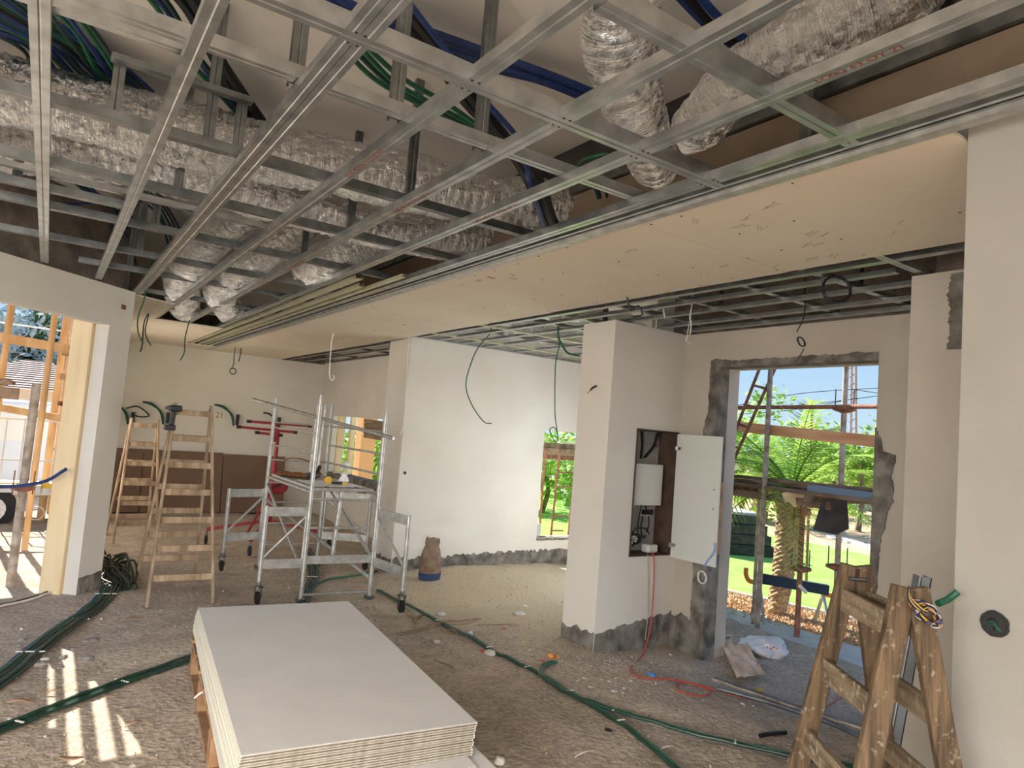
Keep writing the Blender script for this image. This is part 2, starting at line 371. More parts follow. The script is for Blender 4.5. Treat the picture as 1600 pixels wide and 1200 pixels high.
# middle white wall y=8.6 with a small window
m_ = MB(); wall(m_, (4.05, 8.6), (7.8, 8.6), .26, -.3, ZT, [(2.41, 3.36, .44, 2.12)])
struct(m_, 'wall_middle', 'plaster')
m_ = MB(); wall(m_, (5.66, 5.56), (7.62, 7.52), -.2, -.3, ZT, [(.35, 2.35, .5, 2.6)]); struct(m_, 'wall_dining', 'plaster')
m_ = MB().b2((7.55, 7.52, -.3), (7.8, 8.6, ZT)); struct(m_, 'wall_dining_return', 'plaster')
# column with the cabinet niche
m_ = MB(); NX0, NX1, NZ0, NZ1, CY0, CY1 = 4.955, 5.565, .885, 2.17, 5.05, 5.54
wall(m_, (4.57, CY0), (5.63, CY0), .30, -.3, ZC, [(NX0-4.57, NX1-4.57, NZ0, NZ1)]); m_.b2((4.57, CY0+.30, -.3), (5.63, CY1, ZC))
struct(m_, 'wall_column', 'plaster')
# door wall x=5.61
DY0, DY1, DZ = 2.98, 4.61, 2.86
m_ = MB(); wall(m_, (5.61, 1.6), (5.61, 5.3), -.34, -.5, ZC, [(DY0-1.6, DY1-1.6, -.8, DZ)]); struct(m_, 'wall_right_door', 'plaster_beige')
m_ = MB().b2((5.66, 1.6, ZC), (5.95, 5.3, ZT)); struct(m_, 'trim_3', 'dark_block')
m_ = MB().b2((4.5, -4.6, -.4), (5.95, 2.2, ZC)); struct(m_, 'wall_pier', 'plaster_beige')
m_ = MB().b2((4.6, -4.6, ZC), (5.9, 2.1, ZT)); struct(m_, 'trim_4', 'dark_block')
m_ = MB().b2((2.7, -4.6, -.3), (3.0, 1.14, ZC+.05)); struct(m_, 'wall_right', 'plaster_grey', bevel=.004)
m_ = MB(); wall(m_, (-4.9, -4.4), (2.7, -4.4), -.25, -.3, ZT, [(.5, 5.5, 1.0, 3.2)]); struct(m_, 'wall_rear', 'plaster')
m_ = MB(); wall(m_, (-4.85, -4.4), (-4.85, 3.2), .25, -.3, ZT, [(1.4, 6.4, 1.0, 3.2)]); struct(m_, 'wall_side', 'plaster')
# concrete slab over everything
m_ = MB().prism([(-5.2, -4.8), (6.2, -4.8), (6.2, 5.5), (8.1, 7.4), (8.1, 9.0), (5.5, 9.0), (5.5, 15.4), (.2, 15.4), (.2, 8.7), (-5.2, 3.3)], ZT, ZT+.22)
struct(m_, 'ceiling', 'slab')

# floor: uneven dirt
def fz(x, y):
    h = .035*noise.noise((x*.8, y*.8, 1)) + .018*noise.noise((x*2.7, y*2.7, 5)) + .006*noise.noise((x*9, y*9, 2))
    r = math.hypot((x-5.5)/1.5, (y-8.0)/1.0); h += .13*max(0, 1-r*r*.6) if r < 1.29 else 0
    if x > 4.6: h -= .10*min(1, (x-4.6)/1)*max(0, 1-abs(y-3.8)/1.8)
    k = min(1, max(0, math.hypot(x-1.6, y-4.5)-1.3)); h *= .25+.75*k
    r = math.hypot(x-.55, y-8.25); h += .05*max(0, 1-r/.7)
    if x > 7.25 and y < 6.2: h -= .25*min(1, (x-7.25)/.25)
    return h-.012
def heightmesh(name, x0, x1, y0, y1, st, m, fn):
    nx = int((x1-x0)/st)+1; ny = int((y1-y0)/st)+1; vs = []; fs = []
    for j in range(ny+1):
        for i in range(nx+1):
            x = x0+(x1-x0)*i/nx; y = y0+(y1-y0)*j/ny; vs.append((x, y, fn(x, y)))
    for j in range(ny):
        for i in range(nx): a = j*(nx+1)+i; fs.append((a, a+1, a+nx+2, a+nx+1))
    return MB().add(vs, fs)
struct(heightmesh('floor', -5, 7.9, -4.6, 15.1, .055, 'dirt', fz), 'floor', 'dirt', smooth=True)

# rough unplastered bands with ragged edges
def ragged(mb, p0, p1, nrm, h0, h1, z0, amp=.04, t=.006, step=.035, seed=0):
    """upright band from z0 to a ragged top running h0->h1"""
    p0 = Vector(p0); p1 = Vector(p1); L = (p1-p0).length; k = max(2, int(L/step)); nrm = Vector(nrm)
    lo = []; hi = []
    for i in range(k+1):
        q = p0.lerp(p1, i/k); z = h0+(h1-h0)*i/k + amp*noise.noise((i*.33+seed, seed, 0))+amp*.9*(random.random()-.5)
        lo.append(q+Vector((0, 0, z0))+nrm*t); hi.append(q+Vector((0, 0, z))+nrm*(t+random.random()*.006))
    o = len(mb.v); mb.v += lo+hi+[p-nrm*t*1.5 for p in hi]
    for i in range(k):
        mb.f.append((o+i, o+i+1, o+k+1+i+1, o+k+1+i)); mb.f.append((o+k+1+i, o+k+2+i, o+2*k+3+i, o+2*k+2+i))
    return mb
m_ = MB()
ragged(m_, (4.57, 5.05, 0), (5.61, 5.05, 0), (0, -1, 0), .17, .30, -.3, seed=1)
ragged(m_, (4.57, 5.05, 0), (4.57, 5.54, 0), (-1, 0, 0), .17, .15, -.3, seed=2)
struct(m_, 'trim_5', 'raw_concrete')
m_ = MB(); ragged(m_, (4.07, 8.6, 0), (7.6, 8.6, 0), (0, -1, 0), .22, .29, -.3, seed=3, amp=.05); ragged(m_, (4.05, 8.6, 0), (4.05, 9.3, 0), (-1, 0, 0), .2, .2, -.3, seed=8)
struct(m_, 'trim_6', 'raw_concrete')
m_ = MB(); ragged(m_, (5.61, 5.05, 0), (5.61, 4.61, 0), (-1, 0, 0), .30, .30, -.4, seed=4); struct(m_, 'trim_7', 'raw_concrete')
m_ = MB(); a = Vector((.67-.22*0, 8.47, 0)); ragged(m_, (.45, 8.25, 0), (.67, 8.47, 0), (.707, -.707, 0), .21, .24, -.2, amp=.015, seed=5)
struct(m_, 'trim_8', 'raw_concrete')
# ragged band round the door opening
def ragband(mb, pts, nrm, t=.006):
    """strip between a straight inner line and ragged outer line: pts = [(inner, outer)...]"""
    nrm = Vector(nrm); o = len(mb.v); k = len(pts)
    for a, b in pts: mb.v += [Vector(a)+nrm*t, Vector(b)+nrm*(t+.004), Vector(b)-nrm*.004]
    for i in range(k-1):
        q = o+3*i; mb.f += [(q, q+1, q+4, q+3), (q+1, q+2, q+5, q+4)]
m_ = MB(); pts = []
for i in range(90):   # far jamb side, bottom to top
    z = -.35+(DZ+.42)*i/89; wd = .085+.05*max(0, 1-abs(z-2.2)/.25)+.03*noise.noise((z*3, 0, 3))+.018*random.random()
    if z < .95: wd = .16+.02*random.random()
    pts.append(((5.61, DY1, z), (5.61, DY1+wd, z)))
ragband(m_, pts, (-1, 0, 0)); pts = []
for i in range(60):
    y = DY0+(DY1-DY0+.06)*i/59; pts.append(((5.61, y, DZ), (5.61, y, DZ+.055+.03*noise.noise((y*4, 1, 0))+.015*random.random())))
ragband(m_, pts, (-1, 0, 0)); pts = []
for i in range(100):
    z = -.35+2.62*i/99; wd = .05+.05*noise.noise((z*1.7, 7, 0))+.04*noise.noise((z*6, 2, 0))+.015*random.random()
    if 1.7 < z < 2.1: wd += .10
    elif 1.3 < z < 1.7: wd += .16*(z-1.2)
    if z > 2.23: wd = .02
    pts.append(((5.61, DY0, z), (5.61, DY0-max(.015, wd), z)))
ragband(m_, pts, (-1, 0, 0))
m_.b2((5.603, DY1-.006, -.4), (5.78, DY1+.004, DZ)).b2((5.603, DY0, DZ-.006), (5.78, DY1, DZ+.002)).b2((5.603, DY0-.004, -.4), (5.70, DY0+.005, 2.3))
struct(m_, 'trim_9', 'raw_concrete')
m_ = MB().b2((4.992, 11.0, .80), (4.982, 14.0, .90)); pts = []
m_ = MB()
for i in range(70):
    y = 11.0+3.05*i/69; pts.append(((4.99, y, .93), (4.99, y, .80+.06*noise.noise((y*3, 0, 0))-.03*random.random()-(.1 if 11.9 < y < 12.3 else 0))))
ragband(m_, pts, (-1, 0, 0)); m_.b2((4.985, 11.0, .925), (5.25, 14.0, .95)); struct(m_, 'trim_10', 'raw_concrete')
m_ = MB(); pts = []
for i in range(50):
    z = 2.73+.47*i/49; pts.append(((4.5, 1.8, z), (4.5, 1.96+.025*noise.noise((z*7, 0, 0))+.015*random.random(), z)))
ragband(m_, pts, (-1, 0, 0)); struct(m_, 'trim_11', 'raw_concrete')
# broken sill of the small window
m_ = MB()
for i in range(13): m_.box((6.46+.035+.07*i, 8.66, .43+.006*random.random()), (.062, .16, .03), rz=random.uniform(-.1, .1))
struct(m_, 'trim_12', 'raw_concrete')

# ------------------------------------------------------------------ plasterboard soffit (boards screwed under the frame)
def soffit(poly, label, marks):
    o = tag(MB().prism(poly, ZC, ZC+.0125).build('soffit_board', 'board_soffit'), label, 'plasterboard', None)
    xs = [p[0] for p in poly]; ys = [p[1] for p in poly]
    s = MB()
    n = int((max(ys)-min(ys))/.30)
    for i in range(n+1):
        for x in (min(xs)+.06, min(xs)+.47, min(xs)+.9, max(xs)-.06):
            if random.random() < .62:
                s.box((x+random.uniform(-.03, .03), min(ys)+.08+i*.3+random.uniform(-.05, .05), ZC-.0008), (.011, .011, .0016), rz=random.random())
    s.build('screw_holes', 'screw', o).__setitem__('kind', 'stuff')
    if marks:
        s = MB()
        for i in range(marks):
            x = random.uniform(min(xs)+.1, max(xs)-.1); y = random.uniform(min(ys), max(ys)); a = random.uniform(-.5, .5)
            for k in range(random.randint(1, 4)):
                L = random.uniform(.03, .12); s.box((x+.012*k, y+random.uniform(-.03, .03), ZC-.0006), (L, .0025, .001), rz=a+random.uniform(-.2, .2)+1.2)
        s.build('scuff_marks', 'scuff', o).__setitem__('kind', 'stuff')
    return o
mat('board_soffit', (.74, .65, .54), (.80, .72, .60), 1.0, .85); mat('board_recess_shade', (.24, .18, .13), (.30, .23, .17), 3, .9); mat('void_shade', (.035, .032, .03), (.06, .055, .05), 4, .95)
soffit([(2.60, 1.15), (3.95, 1.15), (3.95, 2.73), (2.60, 2.73)], 'near plasterboard panel of the long ceiling strip, scuffed, ending at the right wall', 16)
b2_ = soffit([(2.60, 2.735), (3.96, 2.735), (3.96, 5.35), (2.60, 5.35)], 'second plasterboard panel of the ceiling strip, with red handwriting at its left edge', 9)
soffit([(2.58, 5.355), (3.98, 5.355), (3.98, 8.0), (2.57, 8.0)], 'third plasterboard panel of the ceiling strip, above the scaffold side of the middle wall', 5)
soffit([(2.57, 8.005), (3.99, 8.005), (3.99, 11.5), (2.55, 11.5)], 'fourth plasterboard panel of the ceiling strip, white cord hanging from it', 2)
soffit([(2.55, 11.505), (4.0, 11.505), (4.02, 14.9), (2.52, 14.9)], 'farthest plasterboard panel of the ceiling strip, touching the back wall', 1)
soffit([(.62, 8.62), (1.12, 8.95), (1.12, 10.7), (2.02, 10.7), (2.02, 14.9), (.5, 14.9)], 'L-shaped plasterboard ceiling piece beside the left pier and back wall', 0)
soffit([(2.025, 13.9), (2.52, 13.9), (2.515, 14.9), (2.02, 14.9)], 'small plasterboard ceiling piece closing the far end of the slot', 0)
for s_, y_, x_ in (('8', 4.55, 2.78), ('L', 4.42, 2.9)):
    text(s_, .10, 'pen_red', b2_, (x_, y_, ZC-.001), (0.15, -1, 0), (-1, -.15, 0), 'red_handwriting')
# folded steel edge trim along the strip
m_ = MB(); m_.bar((2.57, .2, ZC+.004), (2.545, 14.9, ZC+.004), .055, .02)
one(m_, 'edge_trim', 'alu', 'white metal edge trim running along the left side of the long ceiling strip', 'edge trim')

# ------------------------------------------------------------------ suspended ceiling frame
ORD = ['first', 'second', 'third', 'fourth', 'fifth', 'sixth', 'seventh', 'eighth', 'ninth', 'tenth', 'eleventh', 'twelfth']
GZ = ZC+.0135
def screws(par, pts):
    s = MB()
    for p in pts: s.lathe((p[0], p[1], p[2]-.003), [(.004, 0), (.006, .003)], 8)
    o = s.build('screw_heads', 'screw', par)
joists = [(-.155, 7.60, .062), (.295, 8.05, .062), (.70, 8.66, .10), (1.13, 10.68, .062), (1.545, 10.68, .062), (1.97, 13.9, .062), (2.42, 13.9, .062)]
cross_y = [1.46, 2.10]
STAMP = 'LOSG 02 OA U JYA OYA'
for i, (x, y1, wd) in enumerate(joists):
    lab = 'lengthwise galvanised ceiling channel, %s from the left edge of the room' % ORD[i]
    if i == 2: lab = 'double-width lengthwise ceiling channel made of two profiles side by side'
    t = thing('ceiling_channel', (x, 1.0, GZ), lab, 'ceiling channel', 'lengthwise channels of the ceiling frame')
    if wd > .08:
        MB().channel((x-.026, .2, GZ), (x-.026, y1, GZ), .05, .035).build('profile', 'galvanised', t); MB().channel((x+.026, .2, GZ), (x+.026, y1, GZ), .05, .035).build('profile', 'galvanised', t)
    else: MB().channel((x, -.6, GZ), (x, y1, GZ), wd, .042).build('profile', 'galvanised', t)
    pts = []
    for cy in (2.10,): pts += [(x+.015*s, cy+.035*q, GZ) for s in (-1, 1) for q in (-1, 1)]
    screws(t, pts)
    if i in (3, 4, 5):
        for y0 in ((3.1,), (3.45, 5.6), (3.25, 1.15))[i-3]:
            text(STAMP if y0 > 1.2 else 'LOSG 63 OY 21', .042, 'stamp_red', t, (x, y0, GZ-.0008), (0, -1, 0), (-1, 0, 0))
# flush noggings
t = thing('ceiling_nogging', (1.1, 2.1, GZ), 'cross channel set flush between the lengthwise channels, screwed at every crossing, upper middle', 'ceiling channel')
MB().channel((-2.5, 2.1, GZ-.0015), (2.50, 2.1, GZ-.0015), .062, .065).build('profile', 'galvanised', t)
for (xa, xb, y, wh) in ((1.18, 2.50, 1.46, 'short cross channel overhead below the hanging foil duct, upper right'),):
    t = thing('ceiling_nogging', (xa, y, GZ), wh, 'ceiling channel')
    MB().channel((xa, y, GZ+.002), (xb, y, GZ+.002), .06, .065).build('profile', 'galvanised', t)
# carriers lying above
CZ = GZ+.043
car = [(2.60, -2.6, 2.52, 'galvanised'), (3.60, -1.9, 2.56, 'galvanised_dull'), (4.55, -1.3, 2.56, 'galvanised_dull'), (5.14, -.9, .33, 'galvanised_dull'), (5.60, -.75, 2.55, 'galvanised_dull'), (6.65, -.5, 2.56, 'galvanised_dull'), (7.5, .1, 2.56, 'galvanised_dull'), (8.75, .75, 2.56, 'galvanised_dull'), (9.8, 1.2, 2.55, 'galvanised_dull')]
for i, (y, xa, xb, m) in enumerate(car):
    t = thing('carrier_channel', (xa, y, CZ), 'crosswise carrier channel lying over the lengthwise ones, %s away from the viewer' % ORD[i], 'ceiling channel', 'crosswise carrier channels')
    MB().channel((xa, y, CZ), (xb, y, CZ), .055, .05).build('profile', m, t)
    for hx in ([.52, 1.62] if i not in (3,) else [-.3]):
        if hx > xa and i != 0: MB().channel((hx, y+.03, CZ+.03), (hx, y+.03, ZT), .05, .03, up=(0, 1, 0)).build('hanger', 'galvanised_dull', t)
    if i == 0:
        for hx in (.66, 1.08, 1.50): MB().channel((hx, y+.035, CZ), (hx, y+.035, ZT), .055, .035, up=(0, 1, 0)).build('hanger', 'galvanised_dull', t)
# trapeze holding the long duct
t = thing('duct_bracket', (.4, 3.3, 3.3), 'rectangular channel bracket hanging round the long foil duct', 'bracket')
ba, bb = at(188, 102, y=3.64), at(380, 160, y=3.64); zt_ = (ba.z+bb.z)/2
for q_ in (ba, bb): MB().channel((q_.x, 3.64, CZ+.052), (q_.x, 3.64, zt_), .05, .03, up=(0, 1, 0)).build('upright', 'galvanised_dull', t)
MB().channel((ba.x-.04, 3.62, zt_), (bb.x+.04, 3.62, zt_), .05, .03).build('top_rail', 'galvanised_dull', t)
# two stray channels up at the left
for (p0, p1, lb) in (((-1.6, 2.86, CZ+.06), (.30, 2.80, CZ+.05), 'cut-off channel end overhead at upper left, beside the second lengthwise channel'), ((-1.2, 5.0, CZ+.08), (1.2, 5.16, CZ+.08), 'bright crosswise channel lying just below the long foil duct'), ((-.8, 5.9, CZ+.10), (2.3, 6.15, CZ+.12), 'skewed channel lying over the frame at the left')):
    t = thing('loose_channel', p0, lb, 'ceiling channel'); MB().channel(p0, p1, .05, .035).build('profile', 'galvanised', t)
# rails of the recessed slot beside the strip
slot = [(2.50, .55, 13.9, .02, .03, 'galvanised', 'narrow steel rail beside the edge of the ceiling strip'), (2.535, .55, 13.9, .025, .05, 'galvanised_dull', 'steel track touching the edge trim of the ceiling strip'),
        (2.10, 5.6, 13.9, .07, .03, 'yellowed_steel', 'yellowish steel rail in the far slot, leftmost of three'), (2.24, 5.9, 13.9, .05, .03, 'yellowed_steel', 'yellowish steel rail in the far slot, middle one of three'), (2.335, 5.2, 13.9, .03, .03, 'yellowed_steel', 'yellowish steel rail in the far slot, thin right one of three')]
for x, ya, yb, wd, h, m, lb in slot:
    t = thing('slot_rail', (x, ya, GZ), lb, 'ceiling channel'); MB().channel((x, ya, GZ), (x, yb, GZ), wd, h).build('profile', m, t)
# upstand boards of the recess above the strip
m_ = MB().b2((2.80, .3, ZC+.02), (2.813, 8.0, 3.65)); o = one(m_, 'upstand_board', 'board_recess_shade', 'upright plasterboard strip in the dark recess above the ceiling strip', 'plasterboard')  # board colour darkened to carry the shade of the recess
t = thing('recess_rail', (2.78, .6, 3.24), 'dark steel track along the bottom of the recess board, upper right', 'ceiling channel'); MB().channel((2.765, .3, 3.24), (2.765, 8, 3.24), .05, .04).build('profile', 'galvanised_dull', t)
t = thing('recess_rail', (2.8, .6, 3.66), 'dark steel track along the top of the recess board, upper right', 'ceiling channel'); MB().channel((2.80, .3, 3.655), (2.80, 8, 3.655), .06, .07).build('profile', 'galvanised_dull', t)
t = thing('recess_post', (2.68, 1.9, 3.3), 'dark upright steel post in the recess beside the hanging foil duct', 'ceiling channel'); MB().channel((2.66, 1.78, GZ), (2.66, 1.78, ZT), .06, .05, up=(1, 0, 0)).build('profile', 'galvanised_dull', t)
m_ = MB().b2((2.87, -4.3, ZC+.1), (3.4, 8.2, ZT)); struct(m_, 'recess_shade_block', 'void_shade')  # added block; its near-black colour stands in for shade in the recess
# frame over the entrance
for i, (x, ya, yb, st) in enumerate(((4.14, 1.0, 8.55, 0), (4.42, 2.25, 8.55, 1), (4.78, 2.25, 8.55, 1), (5.20, 2.25, 5.0, 0), (5.52, 2.25, 5.0, 0))):
    t = thing('ceiling_channel', (x, ya, GZ), 'lengthwise ceiling channel over the entrance, %s from the ceiling strip' % ORD[i], 'ceiling channel', 'lengthwise channels over the entrance')
    MB().channel((x, ya, GZ), (x, yb, GZ), .062, .03).build('profile', 'galvanised', t)
    if st: text(STAMP, .040, 'stamp_red', t, (x, 3.45+.25*i, GZ-.0008), (0, -1, 0), (-1, 0, 0))
for i, x in enumerate((5.15, 5.7, 6.3)):
    t = thing('ceiling_channel', (x, 5.6, GZ), 'lengthwise ceiling channel behind the white column, %s from the column edge' % ORD[i], 'ceiling channel', 'lengthwise channels behind the column')
    MB().channel((x, 5.56, GZ), (x, 8.55, GZ), .06, .03).build('profile', 'galvanised', t)
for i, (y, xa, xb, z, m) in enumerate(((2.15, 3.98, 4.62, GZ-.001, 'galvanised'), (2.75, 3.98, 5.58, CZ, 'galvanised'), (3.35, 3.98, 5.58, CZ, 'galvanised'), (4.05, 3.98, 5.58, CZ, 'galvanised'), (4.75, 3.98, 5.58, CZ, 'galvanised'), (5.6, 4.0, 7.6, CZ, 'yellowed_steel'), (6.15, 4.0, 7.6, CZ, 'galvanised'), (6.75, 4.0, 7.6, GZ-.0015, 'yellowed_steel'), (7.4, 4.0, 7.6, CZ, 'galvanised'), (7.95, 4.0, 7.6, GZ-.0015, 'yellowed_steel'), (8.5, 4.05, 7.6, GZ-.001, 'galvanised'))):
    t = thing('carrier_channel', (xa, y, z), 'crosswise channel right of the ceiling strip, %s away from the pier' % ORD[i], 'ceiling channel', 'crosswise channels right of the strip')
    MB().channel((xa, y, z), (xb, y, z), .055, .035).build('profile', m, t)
    if i in (1, 3, 5, 8): MB().channel((4.95, y+.03, CZ+.03), (4.95, y+.03, ZT), .05, .03, up=(0, 1, 0)).build('hanger', 'galvanised_dull', t)
for i, x in enumerate((4.2, 4.55, 4.92)):
    t = thing('ceiling_channel', (x, 9.3, GZ), 'channel of the dark ceiling gap above the far window, %s from the strip' % ORD[i], 'ceiling channel', 'channels in the far ceiling gap')
    MB().channel((x, 8.9 if x < 4.0 else 9.35, GZ), (x, 14.85, GZ), .05, .03).build('profile', 'galvanised', t)
for k, (x0, x1, y) in enumerate(((4.05, 4.98, 9.9), (4.05, 4.98, 11.4), (4.05, 4.98, 13.0), (4.05, 4.98, 14.4))):
    t = thing('carrier_channel', (x0, y, CZ), 'short cross channel in the dark ceiling gap, %s beyond the middle wall' % ORD[k], 'ceiling channel', 'cross channels in the far ceiling gap')
    MB().channel((x0, y, CZ), (x1, y, CZ), .05, .03).build('profile', 'galvanised_dull', t)

# ------------------------------------------------------------------ foil ducts
def duct(pts, rad, label, flat=.8, seed=0, crump=.10):
    """crumpled foil sleeve along pts"""
    P = spl(pts, 14); n = 72; k = len(P); vs = []; uvs = []; L = 0; pu = None
    Lt = [0]
    for i in range(1, k): Lt.append(Lt[-1]+(P[i]-P[i-1]).length)
    # resample densely
    st = .016; m = int(Lt[-1]/st); RP = []
    j = 0
    for i in range(m+1):
        s = Lt[-1]*i/m
        while j < k-2 and Lt[j+1] < s: j += 1
        f = (s-Lt[j])/max(1e-6, Lt[j+1]-Lt[j]); RP.append(P[j].lerp(P[j+1], f))
    for i, p in enumerate(RP):
        t = (RP[min(i+2, m)]-RP[max(i-2, 0)]).normalized()
        if pu is None: u = t.cross(Vector((0, 0, 1))); u = u.normalized() if u.length > .05 else Vector((1, 0, 0))
        else: u = (pu-t*pu.dot(t)).normalized()
        pu = u; v = t.cross(u); s = Lt[-1]*i/m
        e = min(1, .35+6*min(i, m-i)/m) if rad_taper else 1
        rr = (rad(s/Lt[-1]) if callable(rad) else rad)
        for q in range(n):
            a = 2*math.pi*q/n; c = (math.cos(a)*rr, math.sin(a)*rr, s)
            d = 1 + crump*(noise.noise((c[0]*5+seed, c[1]*5, s*3.2))) + crump*.32*noise.ridged_multi_fractal((c[0]*7+seed, c[1]*7, s*7), 1, 2, 3, 1, 2)-.3*crump + .018*math.sin(s*95+2*noise.noise((a*2, s*4, seed))) + .10*noise.noise((seed, s*1.6, 3))
            d += .035*noise.noise((c[0]*18, c[1]*18, s*34))+.03*noise.noise((c[0]*30, c[1]*30, s*60+seed))
            vs.append(p + (u*math.cos(a) + v*math.sin(a)*flat)*rr*d*e); uvs.append((s*2.0, q/n))
    fs = []
    for i in range(m):
        for q in range(n): fs.append((i*n+q, i*n+(q+1) % n, (i+1)*n+(q+1) % n, (i+1)*n+q))
    fs.append(tuple(range(n))); fs.append(tuple(m*n+q for q in range(n)))
    o = MB().add(vs, fs).build('foil_duct', 'foil', smooth=False)
    for p_ in o.data.polygons: p_.use_smooth = True
    uvl = o.data.uv_layers.new(name='UVMap')
    for lp in o.data.loops: uvl.data[lp.index].uv = uvs[lp.vertex_index]
    return tag(o, label, 'air duct')
rad_taper = False
dp = lambda L: [at(u, v_, z=z) for u, v_, z in L]
duct(dp([(-160, 120, 3.66), (0, 140, 3.66), (200, 188, 3.65), (400, 235, 3.62), (600, 278, 3.60), (780, 315, 3.60), (930, 335, 3.62), (1040, 350, 3.68)]), .215, 'long crumpled foil duct crossing the ceiling void, nearer of two', .85, 1, .12)
duct(dp([(-160, 215, 3.60), (0, 222, 3.60), (200, 250, 3.58), (400, 300, 3.55), (560, 345, 3.52), (700, 372, 3.52), (830, 392, 3.6)]), .20, 'long crumpled foil duct crossing the ceiling void, farther of two', .85, 5, .14)
rad_taper = True
duct(dp([(965, -70, 3.85), (968, 40, 3.74), (980, 110, 3.64), (995, 175, 3.54), (1015, 235, 3.46), (1035, 290, 3.38)]), lambda s: .175-.07*s, 'bulging foil duct drooping between channels, left one of the upper right pair', .9, 9, .2)
duct(dp([(1500, -70, 3.78), (1380, 5, 3.70), (1260, 60, 3.62), (1160, 120, 3.54), (1105, 180, 3.46), (1075, 232, 3.40)]), lambda s: .15-.03*s, 'long foil duct slanting down at the upper right corner', .9, 15, .18)
duct(dp([(420, 330, 3.75), (350, 360, 3.62), (305, 400, 3.48), (285, 440, 3.42), (290, 492, 3.42)]), .19, 'sagging foil duct branch above the far left corner of the frame', .9, 21, .2)
duct(dp([(500, 345, 3.72), (430, 385, 3.55), (375, 420, 3.46), (345, 455, 3.42), (365, 494, 3.44)]), .19, 'foil duct branch beside the far slot, right of the sagging one', .9, 27, .2)
duct(dp([(640, 372, 3.66), (570, 388, 3.50), (510, 408, 3.42), (480, 432, 3.46)]), .17, 'short foil duct looping down near the middle of the frame', .9, 33, .2)
duct([(4.0, 6.6, 3.62), (4.5, 7.0, 3.46), (5.2, 7.5, 3.42), (6.2, 7.6, 3.46)], .16, 'foil duct glimpsed above the frame left of the column', .9, 39, .16)
duct([(4.1, 8.1, 3.62), (4.6, 6.3, 3.46), (5.3, 6.1, 3.46), (6.2, 6.3, 3.5)], .13, 'second foil duct glimpsed above the frame, nearer the column', .9, 45, .16)

# ------------------------------------------------------------------ cable bundles in the ceiling void
def bundle(name, pts, num, r, mats, label, spread=.16, seed=1):
    random.seed(seed); t = thing(name, pts[0], label, 'cables')
    for i in range(num):
        ox = (i-(num-1)/2)*spread/max(1, num-1) if num > 1 else 0
        q = []
        for j, p in enumerate(pts):
            p = Vector(p); d = (Vector(pts[min(j+1, len(pts)-1)])-Vector(pts[max(j-1, 0)])); s = Vector((d.y, -d.x, 0)); s = s.normalized() if s.length > 1e-3 else Vector((1, 0, 0))
            q.append(p+s*(ox*(1+.3*math.sin(j+seed))+random.uniform(-.01, .01))+Vector((0, 0, random.uniform(-.012, .012))))
        cable('cable', q, r, mats[i % len(mats)], None, parent=t, seg=6, n=7)
    return t
G, B, K, DG = 'cable_green', 'cable_blue', 'cable_black', 'cable_dark_green'
sl = lambda L, z: [at(u, v_, z=z) for u, v_ in L]
bundle('conduit_bundle', sl([(-60, -10), (20, 35), (85, 70), (130, 110), (165, 150), (180, 190)], 3.93), 20, .012, [DG, B, DG, B, K, DG, G, B], 'wide dark bundle of blue and green conduits dropping behind the long ducts, upper left', .62, 3)
bundle('conduit_bundle', sl([(40, -30), (90, 10), (135, 60), (165, 110), (185, 140)], 3.86), 5, .013, [DG, G, B, G], 'narrow bundle of green conduits above the first lengthwise channel, upper left', .13, 31)
bundle('conduit_bundle', sl([(225, -30), (262, 20), (300, 85), (345, 140), (400, 200), (430, 250)], 3.90), 3, .015, [G, B, DG], 'pair of green conduits slanting down beside a black sleeve, upper left of centre', .08, 4)
bundle('black_hose', sl([(270, -30), (305, 20), (340, 90), (375, 150), (415, 210)], 3.88), 2, .032, [K], 'black sleeve slanting over the long ducts, upper left of centre', .06, 41)
bundle('conduit_bundle', sl([(480, -30), (560, 20), (640, 50), (760, 92), (860, 125), (960, 165), (1060, 200)], 3.92), 4, .018, [B], 'flat run of blue conduits under the slab, upper centre', .10, 5)
bundle('conduit_bundle', sl([(545, 60), (575, 95), (620, 132), (690, 172), (760, 212), (800, 240)], 3.80), 4, .014, [G, DG, G, G], 'sagging bundle of green conduits, upper centre', .10, 6)
bundle('black_hose', [at(600, -20, z=3.92), at(640, 30, z=3.86), at(690, 90, z=3.80), at(735, 155, z=3.72), at(795, 222, z=3.62), at(835, 280, z=3.42), at(858, 345, z=3.30), at(872, 365, z=3.32)], 2, .034, [K, K], 'black insulated hoses running down to the ceiling strip, upper centre', .05, 7)
bundle('blue_pipe', [at(620, -20, z=3.88), at(660, 30, z=3.82), at(710, 90, z=3.76), at(755, 155, z=3.68), at(812, 222, z=3.58), at(828, 285, z=3.36), at(848, 345, z=3.285), at(862, 368, z=3.30)], 1, .015, [B], 'single blue pipe lying beside the black hoses', .06, 8)
bundle('conduit_bundle', sl([(105, 268), (125, 285), (150, 305), (180, 320), (200, 345)], 3.93), 5, .013, [G, B, DG], 'green and blue conduits below the long ducts at the left', .14, 9)
bundle('conduit_bundle', sl([(225, 300), (245, 320), (262, 345), (275, 375), (285, 400)], 3.93), 5, .013, [B, G, B, DG], 'blue and green conduits dropping beside the double-width channel', .22, 91)
bundle('conduit_bundle', sl([(180, 345), (190, 370), (197, 395), (200, 410)], 3.80), 4, .013, [B, G, DG], 'short green and blue conduits at the far left end of the frame', .16, 92)
bundle('conduit_bundle', sl([(-40, 335), (40, 325), (130, 318), (240, 312)], 3.85), 2, .014, [B, B], 'blue conduits crossing sideways at the left under the slab', .05, 10)
bundle('conduit_bundle', sl([(-30, 255), (20, 280), (60, 298)], 3.85), 1, .014, [G], 'single green conduit at the left edge below the long ducts', .05, 101)
